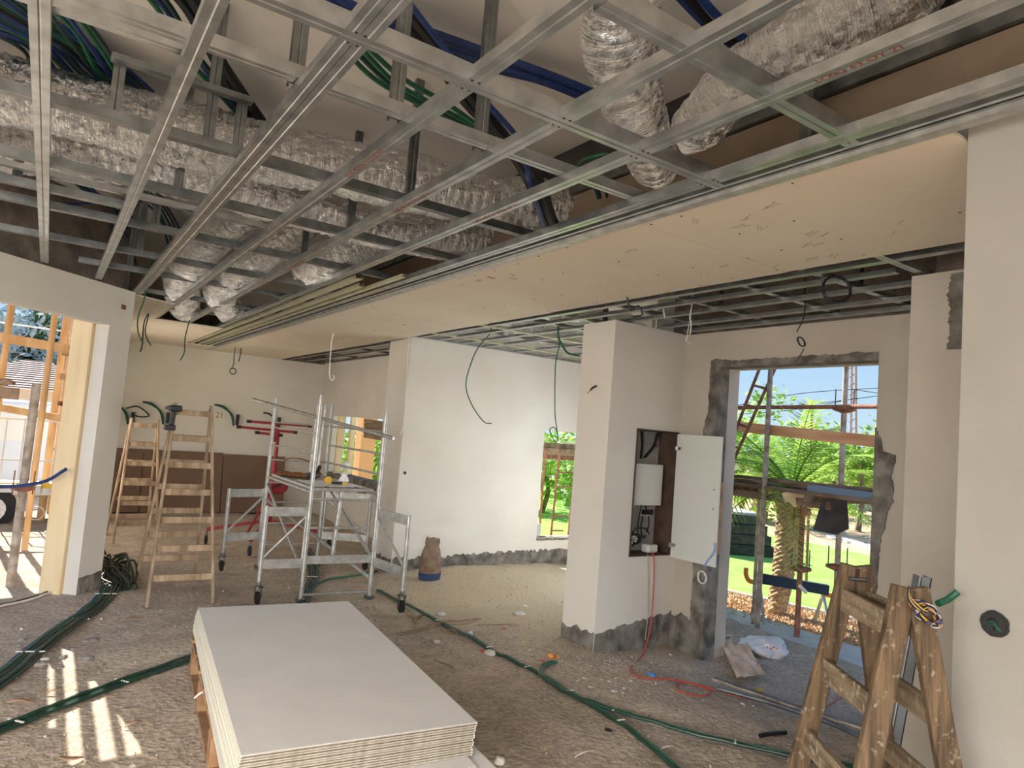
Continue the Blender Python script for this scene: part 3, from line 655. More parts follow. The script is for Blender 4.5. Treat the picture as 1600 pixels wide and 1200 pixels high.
bundle('conduit_bundle', sl([(1060, -20), (1130, 50), (1230, 110), (1320, 160)], 3.9), 3, .02, [B, K], 'blue pipes behind the slanting foil duct, upper right', .08, 11)
bundle('conduit_bundle', sl([(1440, -20), (1490, 20), (1540, 45)], 3.8), 2, .02, [B, K], 'blue and black pipes at the upper right corner', .06, 111)
bundle('conduit_bundle', [at(905, 262, z=3.62), at(922, 248, z=3.60), at(945, 245, z=3.58), at(930, 265, z=3.56), at(940, 310, z=3.5)], 3, .010, [G, DG], 'short green cables curling near the strip above the long ducts', .05, 12)
bundle('conduit_bundle', [(4.2, 2.3, 3.9), (4.6, 3.1, 3.7), (5.0, 4.0, 3.65), (5.3, 4.9, 3.8)], 3, .016, [K, DG], 'dark conduits above the entrance frame', .12, 13)
random.seed(21)

# ------------------------------------------------------------------ hanging cables
def hang(pix, y=None, r=.006, m=DG, label='', seg=6, name='hanging_cable', **pl):
    pts = [at(u, v_, **(pl if pl else {'y': y})) for u, v_ in pix]
    if pts[0].z > 3.0 and 'z' not in pl: pts = [Vector((pts[0].x, pts[0].y, 3.46))]+pts
    return cable(name, pts, r, m, label, 'cable', n=8, seg=seg)
hang([(243, 405), (230, 425), (226, 465), (216, 495), (216, 520), (224, 537)], 8.3, .008, G, 'green cable hanging in front of the left pier corner')
hang([(232, 488), (225, 505), (222, 540), (219, 550)], 10.2, .009, DG, 'dark green cable hanging left of two at the far left ceiling notch')
hang([(233, 488), (227, 515), (230, 530), (236, 540)], 10.25, .008, DG, 'dark green cable with curled end at the far left ceiling notch')
hang([(296, 500), (293, 512), (289, 530), (288, 550), (282, 563)], 10.4, .008, G, 'single green cable hanging over the rear ladders')
hang([(377, 541), (376, 552), (373, 565)], 13.5, .009, K, 'short black cable under the strip near the back wall')
hang([(366, 555), (365, 568), (362, 576)], 13.5, .008, K, 'black cable holding a small coil near the back wall')
def ring(name, c, r, rr, m, label, ax, turns=3, cat='cable coil', sq=1.0, jit=.01):
    t = thing(name, c, label, cat); x = Vector(ax[0]); z = Vector(ax[1]); pts = []
    for i in range(turns*18+1):
        a = i/18*2*math.pi; k = r*(1+random.uniform(-jit, jit)*3)
        pts.append(Vector(c)+x*math.cos(a)*k+z*math.sin(a)*k*sq+x.cross(z)*random.uniform(-jit, jit))
    MB().tube(pts, rr, 6).build('coil', m, t, smooth=True); return t
ring('cable_coil', at(364, 580, y=13.5), .055, .008, K, 'small black ring of cable hanging before the back wall', ((1, 0, 0), (0, 0, 1)))
hang([(521, 520), (518, 535), (516, 560), (515, 585), (518, 594), (522, 591), (520, 586)], 7.2, .006, 'cable_white', 'white cord hanging from the ceiling strip with curled end')
hang([(639, 527), (637, 560), (634, 620), (630, 665), (625, 680)], 8.5, .006, 'cable_white', 'white cord hanging along the corner of the middle wall')
hang([(766, 520), (748, 542), (737, 565), (728, 600), (736, 630), (755, 658), (768, 662)], 7.4, .007, G, 'green cable hanging in a wide curve before the middle wall')
hang([(873, 520), (874, 540), (868, 570), (867, 640), (870, 670), (872, 688), (866, 688), (859, 672), (866, 668), (871, 676)], 7.0, .007, G, 'green cable hanging straight with looped end before the small window')
hang([(872, 522), (879, 540), (888, 552), (905, 556)], 6.2, .012, G, 'green conduit arching out of the frame beside the column')
hang([(1082, 473), (1078, 495), (1080, 505), (1078, 522), (1072, 530), (1079, 536)], 4.2, .006, 'cable_white', 'white flex with knotted end hanging over the cabinet corner')
hang([(1079, 495), (1075, 515), (1073, 530)], 4.2, .004, 'cable_white', 'thin white flex beside the knotted one')
hang([(1040, 472), (1037, 485), (1039, 497)], 4.4, .006, 'cable_white', 'short white flex end hanging from the entrance frame')
hang([(1258, 438), (1257, 490), (1247, 515), (1245, 518)], x=4.9, r=.005, m=K, label='black cable hanging in front of the wall over the doorway')
t = ring('cable_coil', at(1252, 534, x=4.9), .06, .005, K, 'slim black cable coil hanging over the doorway', ((0, .45, .6), (.0, .9, -.6)), 3, sq=.35)
hang([(1256, 545), (1252, 553), (1243, 566)], x=4.9, r=.004, m=K, label='loose tail of black cable above the doorway head')
ring('cable_coil', at(1307, 452, z=3.14), .095, .008, K, 'round black cable coil tied under the entrance frame', ((.82, -.56, 0), (.1, .1, .95)), 4)
hang([(980, 465), (985, 485), (998, 478), (1003, 492), (990, 495)], z=3.18, r=.008, m=K, label='tangled black cable ends under the frame left of the entrance')
for u, v_ in ((917, 612),):
    p = at(932, 603, x=4.57)
    t = thing('wire_stub', p, 'black wire stub with bare copper ends sticking out of the column', 'wire')
    MB().tube(spl([p, p+Vector((-.05, -.01, -.02)), p+Vector((-.09, -.02, -.05))]), .010, 6).build('sleeve', K, t)
    MB().tube(spl([p+Vector((-.09, -.02, -.05)), p+Vector((-.13, -.02, -.09))]), .004, 5).build('copper_end', 'pen_red', t)

# ------------------------------------------------------------------ plasterboard stack on a pallet
SC = Vector((1.625, 4.545, 0)); SR = R(-5.6)
def board(z, dx=0, dy=0, dr=0, label='', w=1.20, l=2.60, group='plasterboards stacked on the pallet'):
    rz = SR+dr; c = SC+Matrix.Rotation(rz, 3, 'Z') @ Vector((dx, dy, 0)); t = thing('plasterboard', (c.x, c.y, z), label, 'plasterboard', group, rz)
    a = MB().box((0, 0, .00605), (w-.012, l-.001, .0117)).build2('core', 'board_core', t)
    return t
def _b2(s, name, m, par, **k):   # mesh already in the thing's own coordinates
    loc = par.location.copy(); rot = par.rotation_euler.copy(); par.location = (0, 0, 0); o = s.build(name, m, par, **k); par.location = loc; return o
MB.build2 = _b2
first = None
for i in range(14):
    z = .275+i*.0125
    top = i == 13
    lab = 'grey-white plasterboard sheet, %s from the top of the stack on the pallet' % (ORD+['thirteenth'])[min(13-i, 12)]
    if top: lab = 'topmost plasterboard sheet of the stack, large bare grey face'
    if i == 0: lab = 'lowest of the flush plasterboard sheets in the stack, just above the protruding one'
    t = thing('plasterboard', (0, 0, 0), lab, 'plasterboard', 'plasterboards stacked on the pallet', SR+random.uniform(-.0012, .0012))
    c = SC+Matrix.Rotation(SR, 3, 'Z') @ Vector((random.uniform(-.007, .003)-.0015*(13-i), random.uniform(-.004, .004), 0)); t.location = (c.x, c.y, z)
    MB().box((0, 0, .0062), (1.19, 2.594, .0082)).build2('core', 'board_core', t)
    MB().box((0, 0, .0113), (1.196, 2.60 if top else 2.55, .0020)).build2('paper_face', 'board_face', t)
    MB().box((0, 0, .0011), (1.196, 2.55, .0020)).build2('paper_back', 'board_grey_back', t)
    for s in (-1, 1): MB().box((s*.597, 0, .0062), (.008, 2.594, .0086)).build2('edge_paper', 'board_edge', t)
t = thing('plasterboard', (SC.x-.0, SC.y-.0, .262), 'plasterboard sheet sticking out from under the stack on the pallet', 'plasterboard', None, SR-.012)
MB().box((-.025, -.06, .0062), (1.20, 2.68, .0096)).build2('core', 'board_core', t); MB().box((-.025, -.06, .0116), (1.20, 2.68, .0012)).build2('paper_face', 'board_face', t)
MB().box((-.625, -.06, .0062), (.006, 2.68, .0085)).build2('edge_paper', 'board_edge', t)
t = thing('plasterboard', (SC.x, SC.y, .249), 'lowest plasterboard sheet lying straight on the pallet slats', 'plasterboard', None, SR+.01)
MB().box((.05, -.12, .0062), (1.20, 2.75, .0115)).build2('sheet', 'board_face', t)
# blue mark on the stack's long edge
mk = thing('ink_mark', (0, 0, 0), 'small blue stamped mark on the left edge of the board stack', 'mark'); c = SC+Matrix.Rotation(SR, 3, 'Z') @ Vector((-.6015, .45, .37)); mk.location = c; mk.rotation_euler = (0, 0, SR)
s_ = MB()
for q in ((0, 0), (0, .05), (0, .085)): s_.box((-.002, q[1], -.02+.02*random.random()), (.002, .02, .035))
s_.build2('stamp', 'blue_ink', mk)
# pallet
t = thing('wooden_pallet', (SC.x, SC.y, 0), 'rough wooden pallet with tall timber bearers under the plasterboard stack', 'pallet', None, SR)
for k in range(8): MB().box((-.03, -1.2+.343*k, .236), (1.20, .12, .022)).build2('deck_slat', 'pallet_wood', t, bevel=.003)
for x in (-.575, 0, .5):
    MB().box((x, 0, .205), (.09, 2.5, .04)).build2('stringer', 'pallet_wood', t, bevel=.003)
    for y in (-1.1, -.4, .4, 1.1): MB().box((x, y, .105), (.10, .14, .16)).build2('block', 'pallet_wood', t, bevel=.004)
    MB().box((x, 0, .012), (.10, 2.5, .024)).build2('bottom_slat', 'pallet_wood', t, bevel=.003)
p = at(318, 1085, z=.2)
cable('strap_end', [p+Vector((.02, 0, .02)), p+Vector((-.02, .0, .01)), p+Vector((-.05, .01, -.02))], .006, 'cable_white', 'white strap end sticking out between pallet and boards', 'strap')

# ------------------------------------------------------------------ ladders
def aframe(loc, rz, label, H, wt, wb, sp, nr, first_r, step, m, mr, rw=.02, sw=.028, sd=.06, hw=True, sp2=None):
    t = thing('wooden_stepladder', loc, label, 'ladder', None, rz)
    for s, spx in ((-1, sp), (1, sp2 or sp)):
        for e in (-1, 1):
            MB().bar((e*wb/2, s*spx, 0), (e*wt/2, s*.02, H), sw, sd, up=(0, 1, 0)).build2('side_rail', m, t, bevel=.006)
        for k in range(nr):
            z = first_r+k*step; f = z/H; wd = wb+(wt-wb)*f; y = s*(spx+(.02-spx)*f)
            if z > H-.05: continue
            MB().box((0, y, z), (wd+sw*.7, rw, .065 if m != 'wood_ladder_near' else .085)).build2('rung', mr, t, bevel=.004)
    if hw:
        for e in (-1, 1): MB().tube([(e*(wt/2-.02), -.035, H-.05), (e*(wt/2-.02), .035, H-.05)], .008, 8).build2('hinge_bolt', 'galvanised_dull', t)
    return t
L1 = Vector((1.36, 8.36, 0))
t = aframe((L1.x, L1.y, fz(1.36, 8.3)-.01), R(-1), 'tall wooden stepladder at left of the room, nearer one, cordless drill on its top', 2.06, .37, .62, .60, 7, .27, .283, 'wood_ladder', 'wood_ladder')
aframe((1.26, 11.8, 0), R(2), 'older wooden stepladder against the brown boards, behind the nearer one', 1.80, .36, .56, .45, 6, .28, .285, 'wood_ladder', 'wood_ladder')
# near ladder, seen end on
pf = at(1337, 905, d=2.66); pn = at(1421, 930, d=2.28)
d = pn-pf; mid = (pf+pn)/2; rz = math.atan2(d.y, d.x)
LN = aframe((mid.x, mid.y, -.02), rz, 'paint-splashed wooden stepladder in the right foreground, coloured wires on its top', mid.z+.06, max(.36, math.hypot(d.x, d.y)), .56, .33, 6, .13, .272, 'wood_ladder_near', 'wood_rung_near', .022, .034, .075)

# coloured wire bundle over its top
t = thing('wire_bundle', pn, 'loose bundle of thin multicoloured wires draped over the foreground ladder', 'wires')
for i in range(22):
    m = ['cable_blue', 'cable_black', 'yellow', 'cable_black', 'cable_white', 'pen_red', 'cable_blue'][i % 7]; c0 = at(1448, 958, d=2.22)
    pts = []; a0 = random.uniform(0, 6); ra = random.uniform(.035, .062); rb_ = random.uniform(.012, .030)
    for k in range(13):
        a = k/12*2*math.pi+a0; x = math.cos(a)*ra; y = math.sin(a)*rb_
        pts.append(c0+MW @ Vector((x*.72+y*.6+random.uniform(-.004, .004), -x*.62+y*.78+random.uniform(-.004, .004), random.uniform(-.02, .02))))
    MB().tube(spl(pts, 4), .0016, 5).build('wire', m, t)
for i in range(6):
    MB().tube(spl([at(1420, 915+2*i, d=2.2), at(1419+i, 935, d=2.19), at(1432+2*i, 952, d=2.18), at(1450, 945+2*i, d=2.2)], 6), .0017, 5).build('wire', ['cable_black', 'cable_blue', 'yellow'][i % 3], t)
cable('green_conduit', [at(1496, 925, d=2.35), at(1480, 937, d=2.35), at(1466, 943, d=2.33)], .012, G, 'green conduit end poking out from behind the right wall', 'conduit')
# steel profile leaning behind ladder
t = thing('leaning_profile', at(1385, 1240, d=3.0), 'long steel channel leaning upright behind the foreground ladder', 'steel profile')
a, b = at(1446, 902, d=2.98), at(1388, 1215, d=3.0); dd = (a-b).normalized(); b = b-dd*.2
MB().bar(b, a, .055, .004, up=MW @ Vector((.25, 0, 1))).build('lit_web', 'steel_lit', t); rt = (a-b).normalized().cross(MW @ Vector((.25, 0, 1))).normalized(); MB().bar(b+rt*.027-MW @ Vector((0, 0, .02)), a+rt*.027-MW @ Vector((0, 0, .02)), .004, .045, up=MW @ Vector((.25, 0, 1))).build('flange', 'galvanised_dull', t); MB().bar(b-rt*.027-MW @ Vector((0, 0, .02)), a-rt*.027-MW @ Vector((0, 0, .02)), .004, .045, up=MW @ Vector((.25, 0, 1))).build('flange', 'galvanised_dull', t)  # lit and shaded faces put into the colours: bright web, dark flanges

# ------------------------------------------------------------------ drill hanging on the far ladder
p = at(272, 638, y=8.25)
t = thing('cordless_drill', p, 'black cordless drill hooked on the top of the nearer wooden stepladder', 'power tool')
MB().bar(p+Vector((-.05, 0, 0)), p+Vector((.08, 0, .0)), .06, .07).build('motor_housing', 'black_plastic', t, bevel=.015)
MB().tube([p+Vector((-.05, 0, 0)), p+Vector((-.09, 0, 0))], [.026, .012], 10).build('chuck', 'galvanised_dull', t)
MB().bar(p+Vector((.0, 0, -.03)), p+Vector((-.01, 0, -.18)), .045, .05, up=(0, 1, 0)).build('handle', 'black_plastic', t, bevel=.01)
MB().box(p+Vector((-.02, 0, -.21)), (.11, .08, .06)).build('battery', 'black_plastic', t, bevel=.01)

# ------------------------------------------------------------------ scaffold tower
t = thing('scaffold_tower', (2.9, 8.4, 0), 'narrow aluminium scaffold tower on castors beside the middle wall', 'scaffold')
A1, A2, B1, B2 = Vector((2.53, 7.58, 0)), Vector((3.31, 7.53, 0)), Vector((2.53, 9.4, 0)), Vector((3.30, 9.38, 0))
def tb(name, a, b, r=.025, m='alu', par=None, n=10): return MB().tube([a, b], r, n).build(name, m, par or t, smooth=True)
def Z(v, z): return Vector((v.x, v.y, z))
for a, h in ((A1, 2.28), (A2, 2.20), (B1, 2.24), (B2, 2.24)):
    tb('post', Z(a, .03), Z(a, h-.12)); tb('post_spigot', Z(a, h-.14), Z(a, h), .018)
    MB().box(Z(a, .015), (.09, .09, .03)).build('foot', 'galvanised_dull', t)
for z in (.80, 1.12): tb('rung', Z(A1, z), Z(A2, z), .014)
for z in (.30, .58, .86, 1.12, 1.42, 1.92): tb('rung', Z(B1, z), Z(B2, z), .012)
for z in (1.42, 1.66, 1.92): tb('rung', Z(A2, z), Z(B2, z), .013)
for z in (1.62, 1.85): tb('rung', Z(A1, z), Z(B1, z), .010)
for v0, v1 in ((A1, A2),): MB().bar(Z(v0, .45), Z(v1, .45), .03, .09).build('cross_beam', 'alu', t); tb('rung', Z(v0, .07), Z(v1, .07), .014)
for v0, v1 in ((A1, B1), (A2, B2)):
    tb('guard_rail', Z(v0, 1.19), Z(v1, 1.19), .02)
tb('diagonal_brace', at(395, 624, d=9.2), at(615, 685, d=7.95), .022)
tb('diagonal_brace', Z(A2, .45), Z(B2, 1.15), .018); tb('diagonal_brace', Z(B1, .9), Z(A2, .22), .02); tb('diagonal_brace', Z(A1, .30), Z(B1, 1.1), .018)
# ladder part inside
for x in (2.92, 3.02): tb('ladder_rail', (x, 8.9, 1.2), (x+.02, 8.9, 2.2), .018)
tb('ladder_rail', (2.96, 7.9, .42), (3.0, 7.9, 1.2), .025)
MB().b2((2.56, 7.6, 1.205), (3.27, 9.35, 1.24)).build('platform', 'alu', t, bevel=.004)
def caster(p, par):
    MB().lathe((p.x-.02, p.y, p.z+.065), [(.03, 0), (.065, .004), (.065, .036), (.03, .04)], 18, 'x').build('castor_wheel', 'black_rubber', par, smooth=True)
    MB().lathe((p.x, p.y, p.z+.17), [(.05, 0), (.05, .02), (.025, .03), (.025, .06)], 14).build('castor_mount', 'galvanised_dull', par)
    MB().bar((p.x-.032, p.y, p.z+.06), (p.x-.032, p.y, p.z+.17), .03, .006, up=(1, 0, 0)).build('castor_fork', 'galvanised_dull', par)
    MB().bar((p.x+.034, p.y, p.z+.06), (p.x+.034, p.y, p.z+.17), .03, .006, up=(1, 0, 0)).build('castor_fork', 'galvanised_dull', par)
for a, c in ((A1, at(401, 944, z=0)), (A2, at(626, 957, z=0)), (B1, at(345, 892, z=0)), (B2, Vector((3.85, 9.0, 0)))):
    c = Vector((c.x, c.y, 0)); i = a.lerp(c, .06)
    tb('outrigger_post', Z(c, .2), Z(c, 1.04)); tb('outrigger_post', Z(i, .38), Z(i, 1.04), .016)
    MB().bar(Z(i, .98), Z(c, .98), .03, .10).build('outrigger_beam', 'alu', t); MB().bar(Z(i, .42), Z(c, .42), .03, .10).build('outrigger_beam', 'alu', t)
    tb('outrigger_brace', Z(c, .47), Z(i, .93), .016); caster(c, t)
# things on the platform
zz = 1.241
p0_ = Vector((2.95, 8.1, zz))
mb = MB(); n_ = 14
vs = [(2.60+.62*i/n_, 7.68+.75*j/n_, zz+.006+.018*abs(noise.noise((i*.5, j*.45, 4)))) for j in range(n_+1) for i in range(n_+1)]
mb.add(vs, [(j*(n_+1)+i, j*(n_+1)+i+1, (j+1)*(n_+1)+i+1, (j+1)*(n_+1)+i) for j in range(n_) for i in range(n_)])
o = one(mb, 'building_plan', 'paper', 'crumpled white paper plan lying on the scaffold platform', 'paper'); sm = o.modifiers.new('t', 'SOLIDIFY'); sm.thickness = .002
mb = MB().lathe((3.05, 8.0, zz+.03), [(.01, 0), (.07, .02), (.05, .06), (.03, .09), (.06, .11), (.01, .13)], 9); one(mb, 'crumpled_paper', 'paper', 'crumpled ball of white paper on the scaffold platform', 'paper')
t2 = thing('tape_measure', (2.85, 7.9, zz+.025), 'yellow tape measure and grip on the scaffold platform', 'tape measure')
MB().lathe((2.82, 7.88, zz+.065), [(.02, 0), (.042, .005), (.042, .035), (.02, .04)], 16, 'y').build('case', 'yellow', t2, smooth=True)
MB().bar((2.86, 7.88, zz+.035), (2.98, 7.86, zz+.035), .03, .03).build('handle', 'black_plastic', t2, bevel=.005); MB().bar((2.98, 7.86, zz+.035), (3.04, 7.85, zz+.035), .03, .03).build('handle_tip', 'yellow', t2, bevel=.005)
t2 = thing('tool_belt', (2.7, 8.8, zz), 'brown leather tool belt with black grips heaped on the scaffold platform', 'tool belt')
for k, (x, y, a, s) in enumerate(((2.62, 9.0, .3, .11), (2.74, 8.85, -.4, .12), (2.85, 8.75, .6, .09))):
    MB().lathe((x, y, zz+.01), [(s*.8, 0), (s*1.0, .012), (s*.85, .035), (s*.6, .055), (s*.3, .045)], 10).build('pouch', 'leather', t2, smooth=True)
MB().tube(spl([(2.6, 9.1, zz+.08), (2.7, 9.15, zz+.22), (2.95, 9.0, zz+.20), (3.05, 8.8, zz+.05)]), .008, 6).build('belt_loop', 'leather', t2)
MB().bar((2.9, 8.6, zz+.03), (3.0, 8.75, zz+.16), .04, .05).build('grip', 'black_plastic', t2, bevel=.01); MB().bar((2.78, 8.55, zz+.06), (2.95, 8.6, zz+.06), .06, .06).build('grip', 'black_plastic', t2, bevel=.01)

# ------------------------------------------------------------------ red panel lift
LB = Vector((3.02, 10.9, 0))
t = thing('panel_lift', LB, 'red plasterboard lift with raised cross arms behind the scaffold tower', 'lift')
def rp(a, u, v_, y=10.9): return at(u, v_, y=y)
for nm, a, b, r in (('mast', (3.02, 10.9, .35), (3.02, 10.9, 1.35), .045), ('inner_mast', (3.02, 10.9, 1.35), (3.02, 10.9, 1.78), .03)): tb(nm, a, b, r, 'red_paint' if nm == 'mast' else 'red_paint', t)
for (u0, v0, u1, v1) in ((389, 658.5, 484, 665.5), (373, 667, 461, 675.5), (402, 676, 438, 680)):
    a, b = rp(0, u0, v0), rp(0, u1, v1); MB().bar(a, b, .05, .04).build('cross_arm', 'red_paint', t)
    for q in (a, b): MB().box(q, (.06, .055, .05)).build('arm_end_cap', 'black_plastic', t)
MB().bar(rp(0, 430, 664), rp(0, 430, 690), .07, .07, up=(0, 1, 0)).build('cradle', 'red_paint', t)
MB().lathe((3.1, 10.8, .95), [(.12, 0), (.14, .01), (.14, .02), (.12, .03)], 18, 'y').build('winch_wheel', 'red_paint', t); MB().bar((2.98, 10.8, .9), (3.2, 10.8, 1.0), .02, .02).build('winch_handle', 'black_plastic', t)
for (x, y) in ((2.2, 11.2), (2.6, 10.2), (3.9, 10.6)):
    MB().bar((3.02, 10.9, .40), (x, y, .22), .05, .05).build('base_leg', 'red_paint', t)
    MB().tube([(x, y, .2), (x, y, .10)], .015, 8).build('castor_stem', 'galvanised_dull', t); MB().lathe((x-.018, y, .07), [(.03, 0), (.07, .004), (.07, .032), (.03, .036)], 16, 'x').build('castor_wheel', 'black_rubber', t)
tb('base_strut', (3.02, 10.9, .9), (2.6, 10.45, .27), .018, 'red_paint', t)

# ------------------------------------------------------------------ brown boards along the back wall
for i, (xa, xb, dz) in enumerate(((.55, 1.62, 0), (1.64, 3.05, .0), (3.07, 4.30, -.02))):
    t = one(MB().plate([(xa, 14.60, .01), (xb, 14.60, .01), (xb, 14.84, 1.17+dz), (xa, 14.84, 1.17+dz)], (0, -1, .2), .04), 'brown_panel', 'board_brown', ('brown board sheet leaning on the back wall, leftmost, behind the ladders', 'brown board sheet leaning on the back wall, middle one', 'brown board sheet leaning on the back wall, rightmost behind the red lift')[i], 'board', 'brown boards against the back wall')

# green conduits with black boxes on the back wall
for i, (u, v_, flip) in enumerate(((203, 655, 0), (258, 655, 1), (367, 658, 2), (432, 662, 3))):
    p = at(u, v_, y=14.86); lb = ('green conduit and black socket box on the back wall, at its left end', 'green conduit bowing down behind the nearer ladder top', 'green conduits bowing into a black box right of the ladders', 'small green conduit curl on the back wall behind the red lift')[i]
    t = thing('wall_conduit', p, lb, 'conduit')
    s = 1 if i != 3 else .7
    for k in range(2 if i != 3 else 1):
        MB().tube(spl([p+Vector((-.42*s+.03*k, 0, .30*s)), p+Vector((-.25*s, -.05, .27*s-.02*k)), p+Vector((-.10*s+.02*k, -.08, .12*s)), p+Vector((-.03, -.07, -.10*s))]), .018, 8).build('conduit', G if k else DG, t, smooth=True)
    MB().box(p+Vector((.04, -.03, .03)), (.06, .06, .22)).build('socket_box', 'black_plastic', t, bevel=.006)
    if i == 0: MB().tube(spl([p+Vector((0, -.1, .1)), p+Vector((.15, -.1, .06)), p+Vector((.3, -.1, .1)), p+Vector((.1, -.1, .25)), p+Vector((-.1, -.1, .2))]), .014, 8).build('conduit', DG, t)
o = thing('wall_note', (2.36, 14.89, 2.0), 'small pencilled number on the back wall right of the ladders', 'writing'); text('21', .16, 'pen_red', o, at(343, 649, y=14.897), (1, 0, 0), (0, 0, 1), 'handwriting')

# ------------------------------------------------------------------ bag by the middle wall
bx, by = 4.30, 7.95
t = thing('rubble_bag', (bx, by, fz(bx, by)), 'brown paper sack with dark blue base standing at the foot of the middle wall', 'bag')
m_ = MB(); N = 20
for k, (z, rx, ry) in enumerate(((0, .155, .10), (.04, .165, .11), (.13, .17, .12), (.25, .165, .115), (.36, .14, .09), (.42, .11, .06), (.47, .13, .04), (.52, .12, .03))):
    for j in range(N):
        a = 2*math.pi*j/N; q = 1+.12*noise.noise((math.cos(a)*2, math.sin(a)*2, z*7)); m_.v.append(Vector((bx+rx*.85*q*math.cos(a), by+ry*q*math.sin(a), fz(bx, by)+z+(.05*noise.noise((math.cos(a)*2, 3, 0)) if k > 5 else 0))))
for k in range(7):
    for j in range(N): m_.f.append((k*N+j, k*N+(j+1) % N, (k+1)*N+(j+1) % N, (k+1)*N+j))
m_.f.append(tuple(range(N)))
o = m_.build('sack', 'bag_brown', t, smooth=True)
m2 = MB(); m2.lathe((bx, by, fz(bx, by)-.005), [(.15, 0), (.168, .01), (.176, .09)], 20)
for v_ in m2.v: v_.y = by+(v_.y-by)*.70; v_.x = bx+(v_.x-bx)*.86
m2.build('base_band', 'bag_blue', t, smooth=True)

# ------------------------------------------------------------------ electrical cabinet in the column
t = thing('electrical_cabinet', (NX0, CY0, NZ0), 'open recessed electrical cabinet in the white column, cables and white box inside', 'cabinet')
m_ = MB()
D_ = .26
for a, b in (((NX0, CY0-.012, NZ0), (NX0+.012, CY0+D_, NZ1)), ((NX1-.02, CY0-.012, NZ0), (NX1, CY0+D_, NZ1)), ((NX0, CY0-.012, NZ1-.012), (NX1, CY0+D_, NZ1)), ((NX0, CY0-.012, NZ0), (NX1, CY0+D_, NZ0+.012))): m_.b2(a, b)
m_.build('frame', 'cabinet_brown', t)
MB().b2((NX0+.012, CY0+D_-.01, NZ0+.012), (NX1-.02, CY0+D_, NZ1-.012)).build('back_panel', 'niche', t)
ka, kb = at(991, 724, y=CY0+.10), at(1033, 790, y=CY0+.10)
o = MB().b2((ka.x, CY0+.10, kb.z), (kb.x, CY0+D_-.01, ka.z)).build('white_box', 'white_plastic', t, bevel=.006)
MB().b2((ka.x+.025, CY0+.092, kb.z+.025), (kb.x-.025, CY0+.10, ka.z-.025)).build('box_lid', 'white_plastic', o, bevel=.003)
sx_ = at(1004, 803, y=CY0+.24).x
for k, x in enumerate((sx_, sx_+.085)):
    so = MB().b2((x-.036, CY0+.235, 1.255), (x+.036, CY0+.25, 1.335)).build('socket', 'white_plastic', t, bevel=.003); MB().box((x, CY0+.215, 1.30), (.05, .045, .055)).build('plug', 'black_plastic', so, bevel=.008)
for k, pp in enumerate(([(.08, .2, 1.25), (.12, .2, .9), (.20, .2, .55+.88-.88)], )): pass
cab = [[(.09, 2.15), (.13, 2.0), (.12, 1.86)], [(.24, 2.15), (.26, 2.0), (.25, 1.86)], [(.52, 2.15), (.44, 2.0), (.30, 1.88)], [(.48, 2.14), (.46, 2.05), (.47, 2.0)], [(.10, 1.46), (.08, 1.35), (.05, 1.2), (.06, 1.0)], [(.16, 1.46), (.2, 1.40), (.24, 1.33)], [(.17, 1.27), (.15, 1.15), (.17, 1.05), (.1, .98)], [(.255, 1.27), (.27, 1.18), (.24, 1.1)]]
for k, q in enumerate(cab): MB().tube(spl([(NX0+x*.85+(.07 if k < 4 else .17), CY0+.21-.01*k-(.06 if k in (4,) else 0), z) for x, z in q]), .014 if k < 4 else .008, 6).build('cable', K, t, smooth=True)
for k in range(12):
    c0 = Vector((NX0+.12+random.uniform(-.04, .16), CY0+.15, NZ0+.10+random.uniform(0, .12))); pts = [c0+Vector((math.cos(a)*random.uniform(.05, .1), random.uniform(-.05, .05), math.sin(a)*random.uniform(.03, .07))) for a in (0, 1, 2, 3, 4, 5, 6)]
    MB().tube(spl(pts, 5), .007, 6).build('cable_tangle', K if k % 3 else 'cable_white', t, smooth=True)
MB().b2((NX0+.32, CY0+.05, NZ0+.014), (NX0+.47, CY0+.16, NZ0+.10)).build('adapter', 'white_plastic', t, bevel=.02)
# door, swung past a right angle
h0 = Vector((5.548, 5.03, 0)); h1 = Vector((5.575, 4.47, 0)); dn = (h1-h0).normalized()
dl = MB().plate([Z(h0, .87), Z(h1, .87), Z(h1, 2.15), Z(h0, 2.15)], (-1, 0, 0), .018).build('door', 'door_white', t, bevel=.002)
dl['label'] = 'white cabinet door swung wide open'
for z in (1.0, 2.0):
    q = h0+dn*.04; m_ = MB().box((q.x-.03, q.y, z), (.02, .05, .03)); m_.box((q.x-.045, q.y+.03, z), (.03, .02, .05)); m_.build('hinge', 'galvanised', dl)
for z in (1.43, 1.62): q = h0+dn*.50; MB().lathe((q.x-.020, q.y, z), [(.007, 0), (.007, -.003)], 10, 'x').build('knob_hole', 'screw', dl)
for k in range(2): MB().bar(h0+dn*.585+Vector((-.01, 0, 1.0)), h0+dn*.585+Vector((-.01, 0, 1.7)), .006, .02).build('edge_strip', 'pallet_wood', dl) if k == 0 else None
# white coil on nail
ring('cable_coil', at(1097, 902, x=5.55), .058, .007, 'cable_white', 'white cable coil hanging on the raw jamb below the cabinet door', ((0, .9, .1), (0, 0, 1)), 4, jit=.012)
hang([(1101, 884), (1106, 876), (1116, 862), (1117, 848)], x=5.55, r=.011, m='cable_pale_blue', label='pale conduit end curving from the jamb above the white coil', name='conduit_end')
